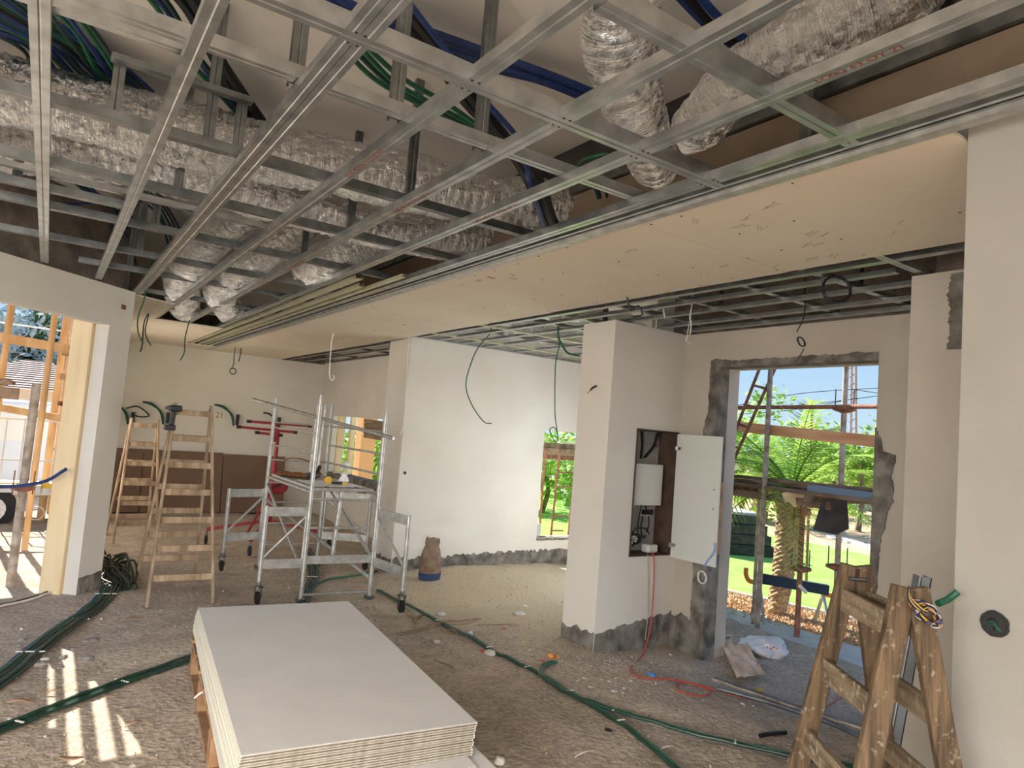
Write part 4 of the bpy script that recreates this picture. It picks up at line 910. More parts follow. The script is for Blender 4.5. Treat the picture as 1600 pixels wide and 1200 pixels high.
# red extension cord
fl = lambda u, v_, dz=.012: (lambda q: Vector((q.x, q.y, fz(q.x, q.y)+dz)))(at(u, v_, z=-.02))
cable('extension_cord', [at(1019, 862, y=5.03), at(1022, 880, y=5.02), at(1021, 920, y=5.0), at(1017, 975, y=4.98), at(1005, 1020, y=4.9)]+[fl(*q) for q in ((985, 1050), (1003, 1066), (1050, 1066), (1090, 1072), (1110, 1082), (1095, 1090), (1062, 1086), (1058, 1074), (1080, 1068), (1110, 1075), (1150, 1082), (1200, 1090), (1250, 1094), (1290, 1090), (1315, 1078))], .006, 'cable_red', 'red extension cord running from the cabinet down and across the dirt', n=12)
cable('thin_cord', [at(1012, 866, y=5.03), at(1013, 910, y=5.035), at(1012, 960, y=5.03), at(1008, 1000, y=5.02)], .004, 'niche', 'thin beige cord hanging below the cabinet beside the red one')

# ------------------------------------------------------------------ conduits on the floor
def floor_run(name, pix, num, gap, r, mats, label, lift=0, ties=()):
    base = [at(u, v_, z=0) for u, v_ in pix]; t = thing(name, (base[0].x, base[0].y, 0), label, 'conduits')
    B0 = spl(base, 12)
    for i in range(num):
        q = []
        for j, p in enumerate(B0):
            d = B0[min(j+1, len(B0)-1)]-B0[max(j-1, 0)]; s = Vector((d.y, -d.x, 0)).normalized()
            o = (i-(num-1)/2)*gap+.004*noise.noise((j*.15, i*3, 0)); z = r+.004+(.012 if i % 3 == 1 and num > 3 else 0)+abs(.012*noise.noise((j*.12, i*7, 1)))
            pp = p+s*o; q.append(Vector((pp.x, pp.y, max(fz(pp.x, pp.y), -.012)+z+lift)))
        m = mats[i % len(mats)]; o_ = MB().tube(q, r, 8).build('conduit', m, t, smooth=True)
    for f in ties:
        j = int(f*(len(B0)-1)); d = (B0[min(j+1, len(B0)-1)]-B0[max(j-1, 0)]).normalized(); s = Vector((d.y, -d.x, 0)); p = B0[j]; z = fz(p.x, p.y)
        MB().bar(p+s*(num*gap/2+.01)+Vector((0, 0, z+r*2+.012)), p-s*(num*gap/2+.01)+Vector((0, 0, z+r*2+.012)), .012, .006).build('tie', 'cable_white', t)
    return t
floor_run('conduit_bundle', [(-140, 1150), (0, 1062), (60, 1012), (110, 975), (150, 950), (168, 935), (175, 920)], 6, .030, .0125, [DG, DG, DG, DG, G, B][::-1], 'fan of dark green pipes with one blue on the floor beside the left pier', ties=(.3, .55, .8))
floor_run('conduit_bundle', [(-120, 1190), (0, 1141), (90, 1105), (190, 1067), (305, 1027), (350, 1012)], 4, .026, .0125, [DG, DG, DG], 'four dark green pipes crossing the sun patches and running under the boards', ties=(.25, .6))
floor_run('conduit_bundle', [(590, 925), (640, 948), (700, 980), (760, 1015), (800, 1034), (850, 1058), (900, 1090), (960, 1125), (1020, 1170), (1100, 1240)], 2, .022, .013, [G, DG], 'green pipes running diagonally from the scaffold to the foreground', ties=(.2, .35, .5, .65, .8))
floor_run('conduit_bundle', [(868, 1037), (850, 1042), (845, 1055), (862, 1070), (900, 1092), (960, 1112), (1030, 1133), (1100, 1153), (1200, 1175), (1290, 1195), (1400, 1215)], 2, .022, .013, [G, DG], 'green pipes curving from the column foot along to the right foreground', lift=.006, ties=(.5, .75))
floor_run('conduit_bundle', [(472, 945), (480, 925), (490, 905), (487, 880), (478, 858)], 5, .03, .013, [DG], 'dark pipes curving under the scaffold tower', ties=(.5,))
floor_run('conduit_bundle', [(488, 915), (520, 905), (560, 899), (590, 893)], 1, .03, .013, [G], 'single green pipe branching off under the scaffold tower')
# black tangle by pier
t = thing('cable_tangle', (.95, 9.0, 0), 'dense tangle of dark pipes on the floor behind the left pier', 'cables')
for k in range(22):
    y0 = 9.3+random.uniform(-.5, .9); x0 = .72+random.uniform(0, .25); pts = [(x0+random.uniform(-.1, .1), y0+.5, .03), (x0+random.uniform(-.1, .18), y0, .03+random.uniform(0, .22)), (x0+random.uniform(-.05, .15), y0-.5, .02+random.uniform(0, .08)), (.78+random.uniform(-.02, .18), 8.35, .05)]
    MB().tube(spl(pts, 6), .012, 6).build('pipe', K if k % 2 else DG, t, smooth=True)
floor_run('loose_pipe', [(-60, 970), (0, 952), (50, 940), (90, 928)], 2, .05, .012, [K, 'chip'], 'thin black pipe and pale strip lying by the left opening')
floor_run('steel_tube', [(1120, 1078), (1200, 1100), (1290, 1130), (1350, 1156)], 1, .1, .018, ['steel_grey_pipe'], 'dark steel tube lying before the doorway')
floor_run('steel_tube', [(1115, 1062), (1180, 1085), (1300, 1125), (1360, 1142)], 2, .05, .014, ['steel_grey_pipe', 'steel_pole'], 'pair of thin steel profiles lying along the doorway threshold')
floor_run('pipe_offcut', [(1187, 1153), (1228, 1147)], 1, .1, .016, [K], 'short black pipe offcut on the floor left of the foreground ladder')

# ------------------------------------------------------------------ odds and ends on the dirt
def bent_strip(pix, wd, th, m, label, name='wood_strip', lift=.01, cat='wood scrap'):
    pts = spl([at(u, v_, z=0) for u, v_ in pix], 8); mb = MB(); n = len(pts); o = 0
    for i, p in enumerate(pts):
        d = pts[min(i+1, n-1)]-pts[max(i-1, 0)]; s = Vector((d.y, -d.x, 0)).normalized(); w_ = wd*.6*math.sin(math.pi*(.12+.8*i/(n-1)))
        z = fz(p.x, p.y)+lift+.02*math.sin(math.pi*i/(n-1))
        for a, b in ((-1, 0), (1, 0), (1, 1), (-1, 1)): mb.v.append(Vector((p.x, p.y, 0))+s*w_*a+Vector((0, 0, z+th*b)))
        if i: q = 4*(i-1); mb.f += [(q+k, q+(k+1) % 4, q+4+(k+1) % 4, q+4+k) for k in range(4)]
    mb.f += [(0, 1, 2, 3), (4*n-4, 4*n-3, 4*n-2, 4*n-1)]
    return one(mb, name, m, label, cat)
bent_strip([(619, 988), (650, 984), (690, 975), (735, 970), (752, 967)], .03, .008, 'splinter', 'long split piece of wood lying over the green pipes')
bent_strip([(698, 985), (715, 992)], .02, .01, 'splinter', 'short wood splinter just right of the green pipes')
bent_strip([(188, 967), (205, 967), (225, 964)], .015, .01, 'splinter', 'thin stick on the dirt left of the board stack')
bent_strip([(745, 976), (775, 979), (812, 977)], .012, .008, 'splinter', 'thin twig on the sand before the column')
bent_strip([(65, 1083), (90, 1080), (100, 1078)], .012, .008, 'splinter', 'thin stick lying across the leftmost sun stripe')
bent_strip([(12, 1098), (30, 1098), (55, 1097)], .02, .01, 'splinter', 'flat stick at the left edge of the floor')
bent_strip([(195, 1136), (210, 1132), (222, 1126)], .012, .008, 'splinter', 'thin stick near the lower right sun patch')
bent_strip([(92, 1182), (110, 1190), (130, 1182)], .03, .008, 'splinter', 'curled bark strip in the lower left corner')
bent_strip([(678, 1032), (700, 1042), (712, 1046)], .012, .006, 'splinter', 'thin bent twig right of the board stack')
bent_strip([(898, 1182), (915, 1178), (928, 1172)], .010, .006, 'chip', 'pale thin strip on the dirt in the right foreground')
bent_strip([(1030, 1169), (1040, 1167), (1052, 1163)], .010, .006, 'chip', 'pale thin strip touching the foreground green pipes')
t = thing('forked_stick', at(650, 965, z=0), 'small forked piece of wood beside the scaffold castor', 'wood scrap')
for a, b in (((650, 975), (650, 965)), ((650, 966), (637, 962)), ((650, 966), (663, 961))): MB().bar(fl(*a, .02), fl(*b, .02), .03, .012).build('prong', 'splinter', t)
def rock(u, v_, s, m, label, name='stone', cat='stone', flat=.5, group=None):
    p = fl(u, v_, 0); bm = bmesh.new(); bmesh.ops.create_icosphere(bm, subdivisions=2, radius=1); sd_ = random.random()*50
    mb = MB(); a = random.uniform(.7, 1.3); rz = random.random()*3
    for q in bm.verts:
        k = 1+.35*noise.noise(q.co*1.3+Vector((sd_, 0, 0))); c = Matrix.Rotation(rz, 3, 'Z') @ Vector((q.co.x*s*a*k, q.co.y*s*k, q.co.z*s*flat*k)); mb.v.append(p+c+Vector((0, 0, s*flat*.45)))
    mb.f = [tuple(x.index for x in f.verts) for f in bm.faces]; bm.free()
    return one(mb, name, m, label, cat, group)
rock(142, 998, .045, 'stone', 'dark flat stone above the sun stripes')
rock(98, 1029, .035, 'stone', 'grey stone at the top of the left long sun stripe')
rock(64, 1042, .045, 'stone', 'rounded grey stone beside the blue-edged pipe bundle')
rock(70, 1034, .03, 'chip', 'pale small stone between the pipes and the sun stripes')
rock(137, 1031, .035, 'stone', 'stone sitting in the middle sun stripe')
rock(35, 1001, .03, 'stone', 'small stone between the left pipes and the opening')
rock(812, 961, .075, 'chip', 'flat pale stone on the sand before the column', flat=.3)
rock(820, 948, .035, 'chip', 'small white chip on the sand before the column', flat=.3)
rock(765, 1025, .06, 'chip', 'broken plaster lump against the green pipes', 'plaster_lump', 'rubble', .4)
rock(755, 1022, .03, 'cable_red', 'small reddish scrap against the green pipes', 'plastic_scrap', 'scrap', .3)
rock(682, 1005, .035, 'chip', 'white plaster lump between the stack and the green pipes', 'plaster_lump', 'rubble', .5)
rock(861, 1031, .032, 'orange_plastic', 'bright orange plastic piece at the column foot', 'plastic_scrap', 'scrap', .9)
rock(872, 1030, .022, 'orange_plastic', 'smaller orange plastic piece right beside the bright one', 'plastic_scrap', 'scrap', .8)
rock(848, 1035, .018, 'cable_red', 'tiny red plastic piece left of the orange ones', 'plastic_scrap', 'scrap', .6)
rock(788, 986, .02, 'cable_red', 'red scrap on the dirt before the sand heap', 'plastic_scrap', 'scrap', .5)
rock(771, 1050, .014, 'orange_plastic', 'tiny orange crumb below the green pipes', 'plastic_scrap', 'scrap', .5)
rock(689, 957, .05, 'plastic_bag', 'crumpled clear plastic scrap beside the scaffold castor', 'plastic_scrap', 'scrap', .35)
rock(735, 996, .035, 'plastic_bag', 'crumpled clear plastic by the green pipes', 'plastic_scrap', 'scrap', .8)
rock(1018, 1059, .035, 'blue_ink', 'blue plastic scrap at the foot of the column', 'plastic_scrap', 'scrap', .4)
rock(780, 1194, .035, 'chip', 'round white plaster lump at the bottom beside the stack', 'plaster_lump', 'rubble', .8)
rock(950, 1145, .03, 'black_rubber', 'black crumpled scrap in the middle foreground', 'rubber_scrap', 'scrap', .3)
rock(1160, 1096, .02, 'chip', 'pale chip on the dirt below the doorway', 'plaster_chip', 'rubble', .4)
rock(960, 1082, .03, 'chip', 'flat pinkish chip before the column corner', 'plaster_chip', 'rubble', .3)
CH = ((940, 1063), (952, 1066), (962, 1062), (975, 1077), (985, 1067), (913, 1062), (922, 1075), (973, 1085), (902, 1066))
for k, (u, v_) in enumerate(CH):
    rock(u, v_, .010+.009*random.random(), 'chip', 'small white plaster chip at the foot of the column, %s from the left' % ORD[sorted(q_[0] for q_ in CH).index(u)], 'plaster_chip', 'rubble', .3, 'plaster chips at the column foot')
# uncountable crumbs
mb = MB(); random.seed(5)
for k in range(3900):
    if k < 3200: x, y = random.uniform(-1, 5.4), random.uniform(1.6, 14)
    elif k < 3500: a = random.random()*6.28; r = abs(random.gauss(0, .4)); x, y = 4.6+r*math.cos(a), 4.75+r*math.sin(a)
    else: x, y = random.uniform(4.1, 5.4), 8.45-abs(random.gauss(0, .25))
    if 4.5 < x < 5.65 and 5.0 < y < 5.6: continue
    if y > x+7.6 or (x > 3.95 and y > 8.45) or x > 5.5: continue
    if abs(x-1.6) < .8 and abs(y-4.5) < 1.6: continue
    s = random.uniform(.003, .009)*(1+(random.random() < .04)*1.2); z = fz(x, y)+s*.3
    p = Vector((x, y, z)); q = [p+Vector((random.uniform(-s, s), random.uniform(-s, s), random.uniform(-.3, .3)*s)) for _ in range(3)]+[p+Vector((0, 0, s))]
    mb.add(q, [(0, 1, 2), (0, 1, 3), (1, 2, 3), (0, 2, 3)])
one(mb, 'rubble_crumbs', 'chip', 'pale rubble crumbs strewn over the whole dirt floor', 'rubble', kind='stuff')
mb = MB()
for k in range(2600):
    x, y = random.uniform(-1, 5.5), random.uniform(1.6, 14)
    if y > x+7.6 or (x > 3.95 and y > 8.45) or (4.5 < x and 5.0 < y < 5.6) or (abs(x-1.6) < .8 and abs(y-4.5) < 1.6): continue
    s = random.uniform(.005, .016); p = Vector((x, y, fz(x, y)+s*.2)); q = [p+Vector((random.uniform(-s, s), random.uniform(-s, s), random.uniform(-.3, .3)*s)) for _ in range(3)]+[p+Vector((0, 0, s*.8))]
    mb.add(q, [(0, 1, 2), (0, 1, 3), (1, 2, 3), (0, 2, 3)])
one(mb, 'dark_crumbs', 'grit', 'dark grit strewn over the whole dirt floor', 'rubble', kind='stuff')
# cardboard and plastic bag in the doorway
random.seed(11)
def sheet(c4, m, name, label, cat, amp=.03, nn=12, th=.004):
    mb = MB(); a, b, c, d = [Vector(p) for p in c4]
    for j in range(nn+1):
        for i in range(nn+1):
            p = a.lerp(b, i/nn).lerp(d.lerp(c, i/nn), j/nn); p.z += amp*noise.noise((i*.35, j*.35, len(label)*.1)); mb.v.append(p)
    mb.f = [(j*(nn+1)+i, j*(nn+1)+i+1, (j+1)*(nn+1)+i+1, (j+1)*(nn+1)+i) for j in range(nn) for i in range(nn)]
    o = one(mb, name, m, label, cat); s = o.modifiers.new('s', 'SOLIDIFY'); s.thickness = th; return o
sheet([fl(1128, 1018, .09), fl(1165, 1016, .10), fl(1196, 1052, .07), fl(1152, 1056, .06)], 'cardboard', 'cardboard_sheet', 'muddy torn cardboard lying in the doorway', 'cardboard')
sheet([fl(1128, 1003, .1), fl(1142, 1005, .12), fl(1144, 1014, .08), fl(1128, 1016, .08)], 'cardboard', 'cardboard_scrap', 'small pale cardboard scrap behind the muddy sheet', 'cardboard', .01, 5)
rock(1187, 1064, .03, 'yellow', 'small yellow wrapper end beside the muddy cardboard', 'plastic_scrap', 'scrap', .8)
p = fl(1194, 1013, .05); bm = bmesh.new(); bmesh.ops.create_icosphere(bm, subdivisions=4, radius=1); t = thing('plastic_bag', p, 'crumpled white plastic bag with red print lying in the doorway', 'bag'); mb = MB()
for q in bm.verts:
    k = 1+.3*noise.noise(q.co*1.6)+.12*noise.ridged_multi_fractal(q.co*3, 1, 2, 3, 1, 2); mb.v.append(p+MW @ Vector((q.co.x*.23*k, 0, 0))+Vector((q.co.y*.12*k, q.co.y*.17*k, q.co.z*.10*k)))
mb.f = [tuple(x.index for x in f.verts) for f in bm.faces]; bm.free(); mb.build('bag_body', 'plastic_bag', t, smooth=True)
mb = MB()
for k in range(5): c = p+MW @ Vector((-.06+.03*k, .06+.012*(k % 2), .175)); mb.box(c, (.03, .012, .012), rz=.5*k)
mb.build('red_print', 'bag_red', t)

# hole for a socket in the right wall, mark on the pier
t = thing('socket_hole', (2.69, 1.01, 1.5), 'round hole with a black socket box and green wires in the right wall', 'wall box')
mb = MB(); n = 24
for k, (r, x) in enumerate(((.042, -.003), (.036, -.003), (.034, .0))):
    for j in range(n):
        a = 2*math.pi*j/n; q = r*(1+(.10*random.random() if k == 0 else 0)); mb.v.append(Vector((2.698+x, 1.01+q*math.cos(a), 1.5+q*math.sin(a))))
for k in range(2):
    for j in range(n): mb.f.append((k*n+j, k*n+(j+1) % n, (k+1)*n+(j+1) % n, (k+1)*n+j))
mb.build('rim', 'black_rubber', t); MB().lathe((2.6945, 1.01, 1.5), [(.035, 0), (.035, .002)], 24, 'x').build('cavity', 'black_rubber', t)
for k in range(3): MB().tube(spl([(2.694, .99+.01*k, 1.48), (2.688, 1.01, 1.50+.008*k), (2.694, 1.03, 1.49+.01*k)]), .0022, 6).build('wire', 'cable_green' if k < 2 else K, t)
t = one(MB().lathe((0, 0, 0), [(.02, 0), (.022, .006), (.014, .01)], 12, 'y'), 'wall_box', 'black_plastic', 'small dark socket hole in the middle wall near its left corner', 'wall box'); t.location = at(633, 739, y=8.592)
def onwall(u, v_):  # diagonal wall y = x + 7.8
    r_ = MW @ Vector((u-800, -(v_-600), -FPX)); n_ = Vector((-1, 1, 0)); tt = (7.8-n_.dot(CAM))/n_.dot(r_); return CAM+r_*tt
p = onwall(193, 480); t = one(MB().box(p, (.06, .012, .05), rz=R(45)).box(p+Vector((-.02, -.0, .02)), (.05, .014, .03), rz=R(45)), 'wall_box', 'rusty', 'small torn dark red mark near the top of the left pier', 'mark')

# ==================================================================== OUTSIDE, LEFT
gz = -.12
struct(MB().prism([(-60, -6), (-5.3, -6), (-5.3, 3.5), (.2, 9.0), (.2, 15.6), (6, 15.6), (40, 60), (40, 140), (-60, 140)], gz-.1, gz), 'ground_front', 'sand_out')
struct(heightmesh('g', -5.2, .2, 7.7, 14.5, .12, 'sand_out', lambda x, y: gz+.07+.05*noise.noise((x*1.3, y*1.3, 2)) if y > x+8.0 else -.25), 'ground_mound', 'sand_out', smooth=True)
def pole(u0, v0, top_z, r, m, label, name='scaffold_pole', z=gz, **kw):
    p = at(u0, v0, z=z); o = MB().tube([p, Vector((p.x, p.y, top_z))], r, 10).build(name, m, smooth=True); return tag(o, label, 'pole', kw.get('group')), p
_, pA = pole(14, 930, 2.15, .045, 'steel_pole', 'thick grey scaffold pole nearest to the left opening, leftmost')
_, pB = pole(36, 873, 3.9, .04, 'wood_orange', 'wooden scaffold pole right behind the grey one outside the left opening')
_, pC = pole(62, 822, 4.3, .06, 'wood_orange', 'sunlit wooden post in the middle of the left opening')
_, pD = pole(76, 810, 4.3, .05, 'wood_orange', 'thinner sunlit wooden post right of the middle one in the left opening')
_, pE = pole(-30, 830, 4.3, .05, 'wood_orange', 'wooden post at the left picture edge outside')
# pale boards flanking the outer jamb
q = Vector((.44, 8.24, 0)); o = one(MB().bar(q+Vector((-.20, .21, gz)), q+Vector((-.20, .21, 3.05)), .05, .24, up=(-1, 1, 0)), 'jamb_board', 'wood_pale', 'pale sunlit formwork board standing against the outer left jamb', 'board')
def beam(u0, v0, u1, v1, d0, d1, wd, hh, m, label, name='scaffold_board', cat='board'):
    a, b = at(u0, v0, d=d0), at(u1, v1, d=d1); return one(MB().bar(a, b, wd, hh), name, m, label, cat)
beam(-40, 520, 108, 546, 9.3, 9.8, .04, .13, 'wood_orange', 'horizontal orange board across the top of the left opening')
beam(95, 552, 132, 558, 10.5, 11, .04, .06, 'wood_orange', 'short orange batten between the posts high in the left opening')
beam(-60, 626, 132, 660, 10.5, 11.0, .05, .11, 'wood_orange', 'horizontal orange board behind the posts at platform height', 'scaffold_board')
beam(92, 630, 130, 636, 11, 11.5, .05, .07, 'rusty', 'reddish batten tied behind the posts in the left opening')
beam(92, 588, 128, 594, 11, 11.5, .05, .10, 'wood_orange', 'upper short orange board next to the jamb')
# working platform of old planks with slats, its shadow lies on the dirt
t = thing('plank_platform', (-1.3, 9.6, 1.9), 'stack of old planks forming a work platform outside the left opening', 'platform')
for k in range(5):
    MB().box((-1.25-.04*k, 9.0+.24*k, 2.13+.015*(k % 2)), (1.9, .21, .045), rz=R(-6)).build('plank', 'wood_plank', t, bevel=.004)
MB().bar((-2.2, 8.95, 2.02), (-.25, 8.85, 2.02), .06, .12).build('bearer', 'wood_plank', t); MB().bar((-2.2, 9.9, 2.02), (-.3, 9.8, 2.02), .06, .12).build('bearer', 'wood_plank', t)
for x in (-.6, -.95): MB().bar((x, 8.9, 1.93), (x, 9.1, 2.3), .012, .012).build('tie_wire', 'rusty', t)
# unseen plank deck, added and gapped so the sun stripes the dirt inside
t = thing('shade_plank_deck', (-2.2, 11.5, 4.4), 'added plank deck with gaps that shape the sun stripes, high outside the left opening', 'platform')
gaps = [(.21, .255), (.305, .385), (.455, .545), (.595, .67), (.715, .80)]
edges = [-5.0, -4.3, -3.6, -2.9, -2.2, -1.5, -.8, -.3, 0.05]; zd_ = 3.90; oy = zd_/.76; ox = -.14*oy
def pk(x0, x1, y0, y1, dz=0, nm='plank'): MB().b2((x0+ox, y0+oy, zd_+dz), (x1+ox, y1+oy, zd_+dz+.03)).build(nm, 'wood_plank', t)
for a_, b_ in zip(edges[:-1], edges[1:]): pk(a_+.004, b_-.004, 4.3, 8.5)
pe = .05
for ga, gb in [(.215, .255), (.31, .385), (.46, .545), (.595, .67), (.72, .80), (.80, .80)]:
    pk(pe, ga, 4.3, 8.5); pe = gb
pk(-.3, .82, 6.85, 8.4, .034, 'cross_plank'); pk(.19, .27, 4.3, 5.2, .034, 'cross_plank'); pk(.43, .57, 6.0, 6.2, .034, 'cross_plank'); pk(.57, .70, 5.75, 5.95, .034, 'cross_plank'); pk(.70, .82, 5.5, 6.9, .034, 'cross_plank')
for y_ in (4.4, 8.2): pk(-4.9, .82, y_-.05, y_+.05, -.10, 'bearer')
# coupler
p = at(27, 762, d=8.6); t = thing('pole_clamp', p, 'rusty pole clamp with two bolts on the grey scaffold pole', 'clamp')
MB().lathe(Vector((pA.x, pA.y, .98)), [(.05, 0), (.11, .02), (.11, .05), (.05, .07)], 12).build('collar', 'rusty', t)
for s in (-1, 1): MB().tube([Vector((pA.x+.09*s, pA.y, .95)), Vector((pA.x+.09*s, pA.y, 1.2))], .008, 6).build('bolt', 'rusty', t)
cable('hanging_conduit', [onwall(122, 735)+Vector((-.1, .1, 0)), onwall(110, 757)+Vector((-.2, .3, 0)), onwall(90, 768)+Vector((-.3, .45, 0)), onwall(62, 773)+Vector((-.35, .6, 0))], .018, B, 'blue and green conduit end sticking out beyond the left jamb', 'conduit')
cable('conduit_loop', [at(98, 830, z=0), at(90, 852, z=0), at(88, 868, z=0), at(98, 884, z=0)], .012, 'cable_pale_blue', 'pale blue conduit curving on the ground outside the left jamb', 'conduit')
ring('wire_coil', at(57, 802, d=10.5), .10, .006, 'cable_white', 'loose pale wire coil hanging among the outside posts', ((1, 0, 0), (0, 0, 1)), 2)
# van
vx, vy = -.72, 17.6
t = thing('white_van', (vx, vy, gz), 'pale blue-white van parked outside, seen through the left opening', 'van')
prof = [(-2.3, .35), (-2.3, 1.75), (-2.05, 2.0), (.15, 2.02), (.55, 1.95), (1.15, 1.25), (1.9, 1.05), (2.1, .8), (2.1, .35)]
a = R(20); dx = Vector((math.cos(a), math.sin(a), 0)); dy = Vector((-dx.y, dx.x, 0)); O_ = Vector((vx+.9, vy, gz))
MB().plate([O_+dx*x+Vector((0, 0, z)) for x, z in prof], dy, 1.8).build('body', 'van_paint', t, bevel=.06)
MB().plate([O_+dx*x+Vector((0, 0, z))-dy*.005 for x, z in ((.1, 1.2), (.1, 1.78), (.5, 1.78), (.95, 1.25))], dy, -.02).build('side_window', 'glass_dark', t)
MB().plate([O_+dx*x+Vector((0, 0, z))-dy*.005 for x, z in ((-1.9, 1.2), (-1.9, 1.75), (-.1, 1.75), (-.1, 1.2))], dy, -.01).build('side_panel', 'white_plastic', t)
MB().box(O_+dx*1.05+Vector((0, 0, 1.25))-dy*.15, (.12, .2, .28), rz=a).build('wing_mirror', 'glass_dark', t, bevel=.03)
MB().box(O_+dx*.0+Vector((0, 0, 1.05))-dy*.02, (.18, .03, .04), rz=a).build('door_handle', 'black_plastic', t)
for x in (-1.5, 1.35):
    c = O_+dx*x+Vector((0, 0, .34)); MB().tube([c-dy*.03, c+dy*.2], .34, 20).build('wheel', 'black_rubber', t)
# trailer with cage
tx = at(16, 800, z=gz)
tx = Vector((tx.x-.3, 13.5, gz)); t = thing('cage_trailer', tx, 'small trailer with white mesh cage and yellow side strip at the left edge', 'trailer')
MB().b2(tx+Vector((-2.2, 0, .55)), tx+Vector((.9, 1.2, .66))).build('bed', 'alu', t); MB().b2(tx+Vector((-2.2, -.02, .66)), tx+Vector((.9, 0, .74))).build('side_strip', 'yellow', t)
for k in range(14): MB().tube([tx+Vector((-2.2+.235*k, 0, .74)), tx+Vector((-2.2+.235*k, 0, 1.75))], .012, 6).build('cage_bar', 'white_plastic', t)
for z in (1.1, 1.75): MB().tube([tx+Vector((-2.2, 0, z)), tx+Vector((.88, 0, z))], .016, 6).build('cage_rail', 'white_plastic', t)
wh = MB().lathe(tx+Vector((.1, -.12, .33)), [(.16, 0), (.33, .02), (.33, .18), (.16, .2)], 22, 'y').build('wheel', 'black_rubber', t, smooth=True); MB().lathe(tx+Vector((.1, -.13, .33)), [(.19, 0), (.19, .03), (.06, .05)], 16, 'y').build('hub', 'alu', wh)
MB().b2(tx+Vector((-.5, -.15, .60)), tx+Vector((.7, .1, .72))).build('mudguard', 'white_plastic', t)
# boundary wall, house, trees beyond
one(MB().b2((-22, 23.5, gz), (8, 23.7, 1.9)), 'garden_wall', 'white_wall_out', 'long white street wall beyond the van', 'wall')
t = thing('neighbour_house', (-1, 40, gz), 'neighbouring house with grey-brown tiled hip roof beyond the street', 'house')
MB().b2((at(-120, 600, y=38).x, 38, gz), (at(140, 617, y=38).x, 48, at(140, 617, y=38).z+.05)).build('walls', 'beige_wall', t)
ea = at(150, 617, y=37); eb = at(-130, 592, y=37); e_ = [Vector((eb.x, 37, ea.z)), Vector((ea.x, 37, ea.z)), Vector((ea.x+1, 49, ea.z)), Vector((eb.x, 49, ea.z))]
r1, r2 = at(38, 570, y=43), at(80, 566, y=43); r1.z = r2.z
rf = MB().add(e_+[r1, r2], [(0, 1, 5, 4), (1, 2, 5), (2, 3, 4, 5), (3, 0, 4), (0, 1, 2, 3)]).build('roof', 'terracotta', t)
ti = MB()
for k in range(14):
    f = (k+.5)/14; a_, b_ = e_[0].lerp(r1, f), e_[1].lerp(r2, f); ti.bar(a_+Vector((0, 0, .02)), b_+Vector((0, 0, .02)), .045, .04)
ti.build('tile_rows', 'terracotta_dark', rf)
ca, cb = at(108, 592, y=42), at(121, 569, y=42); MB().b2((ca.x, 42, ca.z-.6), (cb.x, 42.6, cb.z)).build('chimney', 'white_wall_out', t)

def foliage(c, rx, ry, rz_, n, s, mb=None, seed=0, holes=.0):
    rnd = random.Random(seed); mb = mb or MB(); c = Vector(c)
    lumps = [(Vector((rnd.gauss(0, .45), rnd.gauss(0, .45), rnd.gauss(0, .4))), rnd.uniform(.35, .6)) for _ in range(9)]
    for k in range(n):
        l, lr = rnd.choice(lumps); v_ = Vector((rnd.gauss(0, 1), rnd.gauss(0, 1), rnd.gauss(0, 1))).normalized()*lr*rnd.random()**.4; p = l+v_
        p = c+Vector((p.x*rx, p.y*ry, p.z*rz_)); a = Vector((rnd.gauss(0, 1), rnd.gauss(0, 1), rnd.gauss(0, 1))).normalized(); b = a.orthogonal().normalized(); q = s*rnd.uniform(.6, 1.3)
        mb.add([p-a*q, p+b*q*.45, p+a*q, p-b*q*.45], [(0, 1, 2, 3)])
    return mb
def tree(c, h, rx, rz_, n, s, m, label, seed, tr=.12, name='tree', bk='bark', cat='tree'):
    t = thing(name, c, label, cat); c = Vector(c)
    foliage(c+Vector((0, 0, h)), rx, rx, rz_, n, s, seed=seed).build('crown', m, t)
    MB().tube(spl([c, c+Vector((.1*rx, 0, h*.5)), c+Vector((0, 0, h))]), [tr*(1-.02*i) for i in range(21)], 8).build('trunk', bk, t); return t
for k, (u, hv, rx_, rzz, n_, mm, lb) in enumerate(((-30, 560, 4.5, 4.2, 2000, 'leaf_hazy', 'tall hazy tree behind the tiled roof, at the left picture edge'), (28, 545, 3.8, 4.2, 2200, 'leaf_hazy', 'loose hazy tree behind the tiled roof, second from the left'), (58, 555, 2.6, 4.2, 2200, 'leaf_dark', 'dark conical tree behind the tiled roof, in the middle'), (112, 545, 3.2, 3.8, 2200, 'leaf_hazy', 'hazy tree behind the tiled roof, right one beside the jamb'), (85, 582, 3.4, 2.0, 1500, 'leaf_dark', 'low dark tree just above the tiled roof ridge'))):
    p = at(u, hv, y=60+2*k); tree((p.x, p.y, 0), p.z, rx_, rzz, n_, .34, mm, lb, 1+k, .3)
for k, (za, zb) in enumerate(((4.6, 4.4),)): cable('power_line', [(-20, 30, 5.2), (-3, 30, 4.55), (12, 30, 4.4)], .03, 'chip', 'pale overhead line crossing in front of the far trees', 'power line')

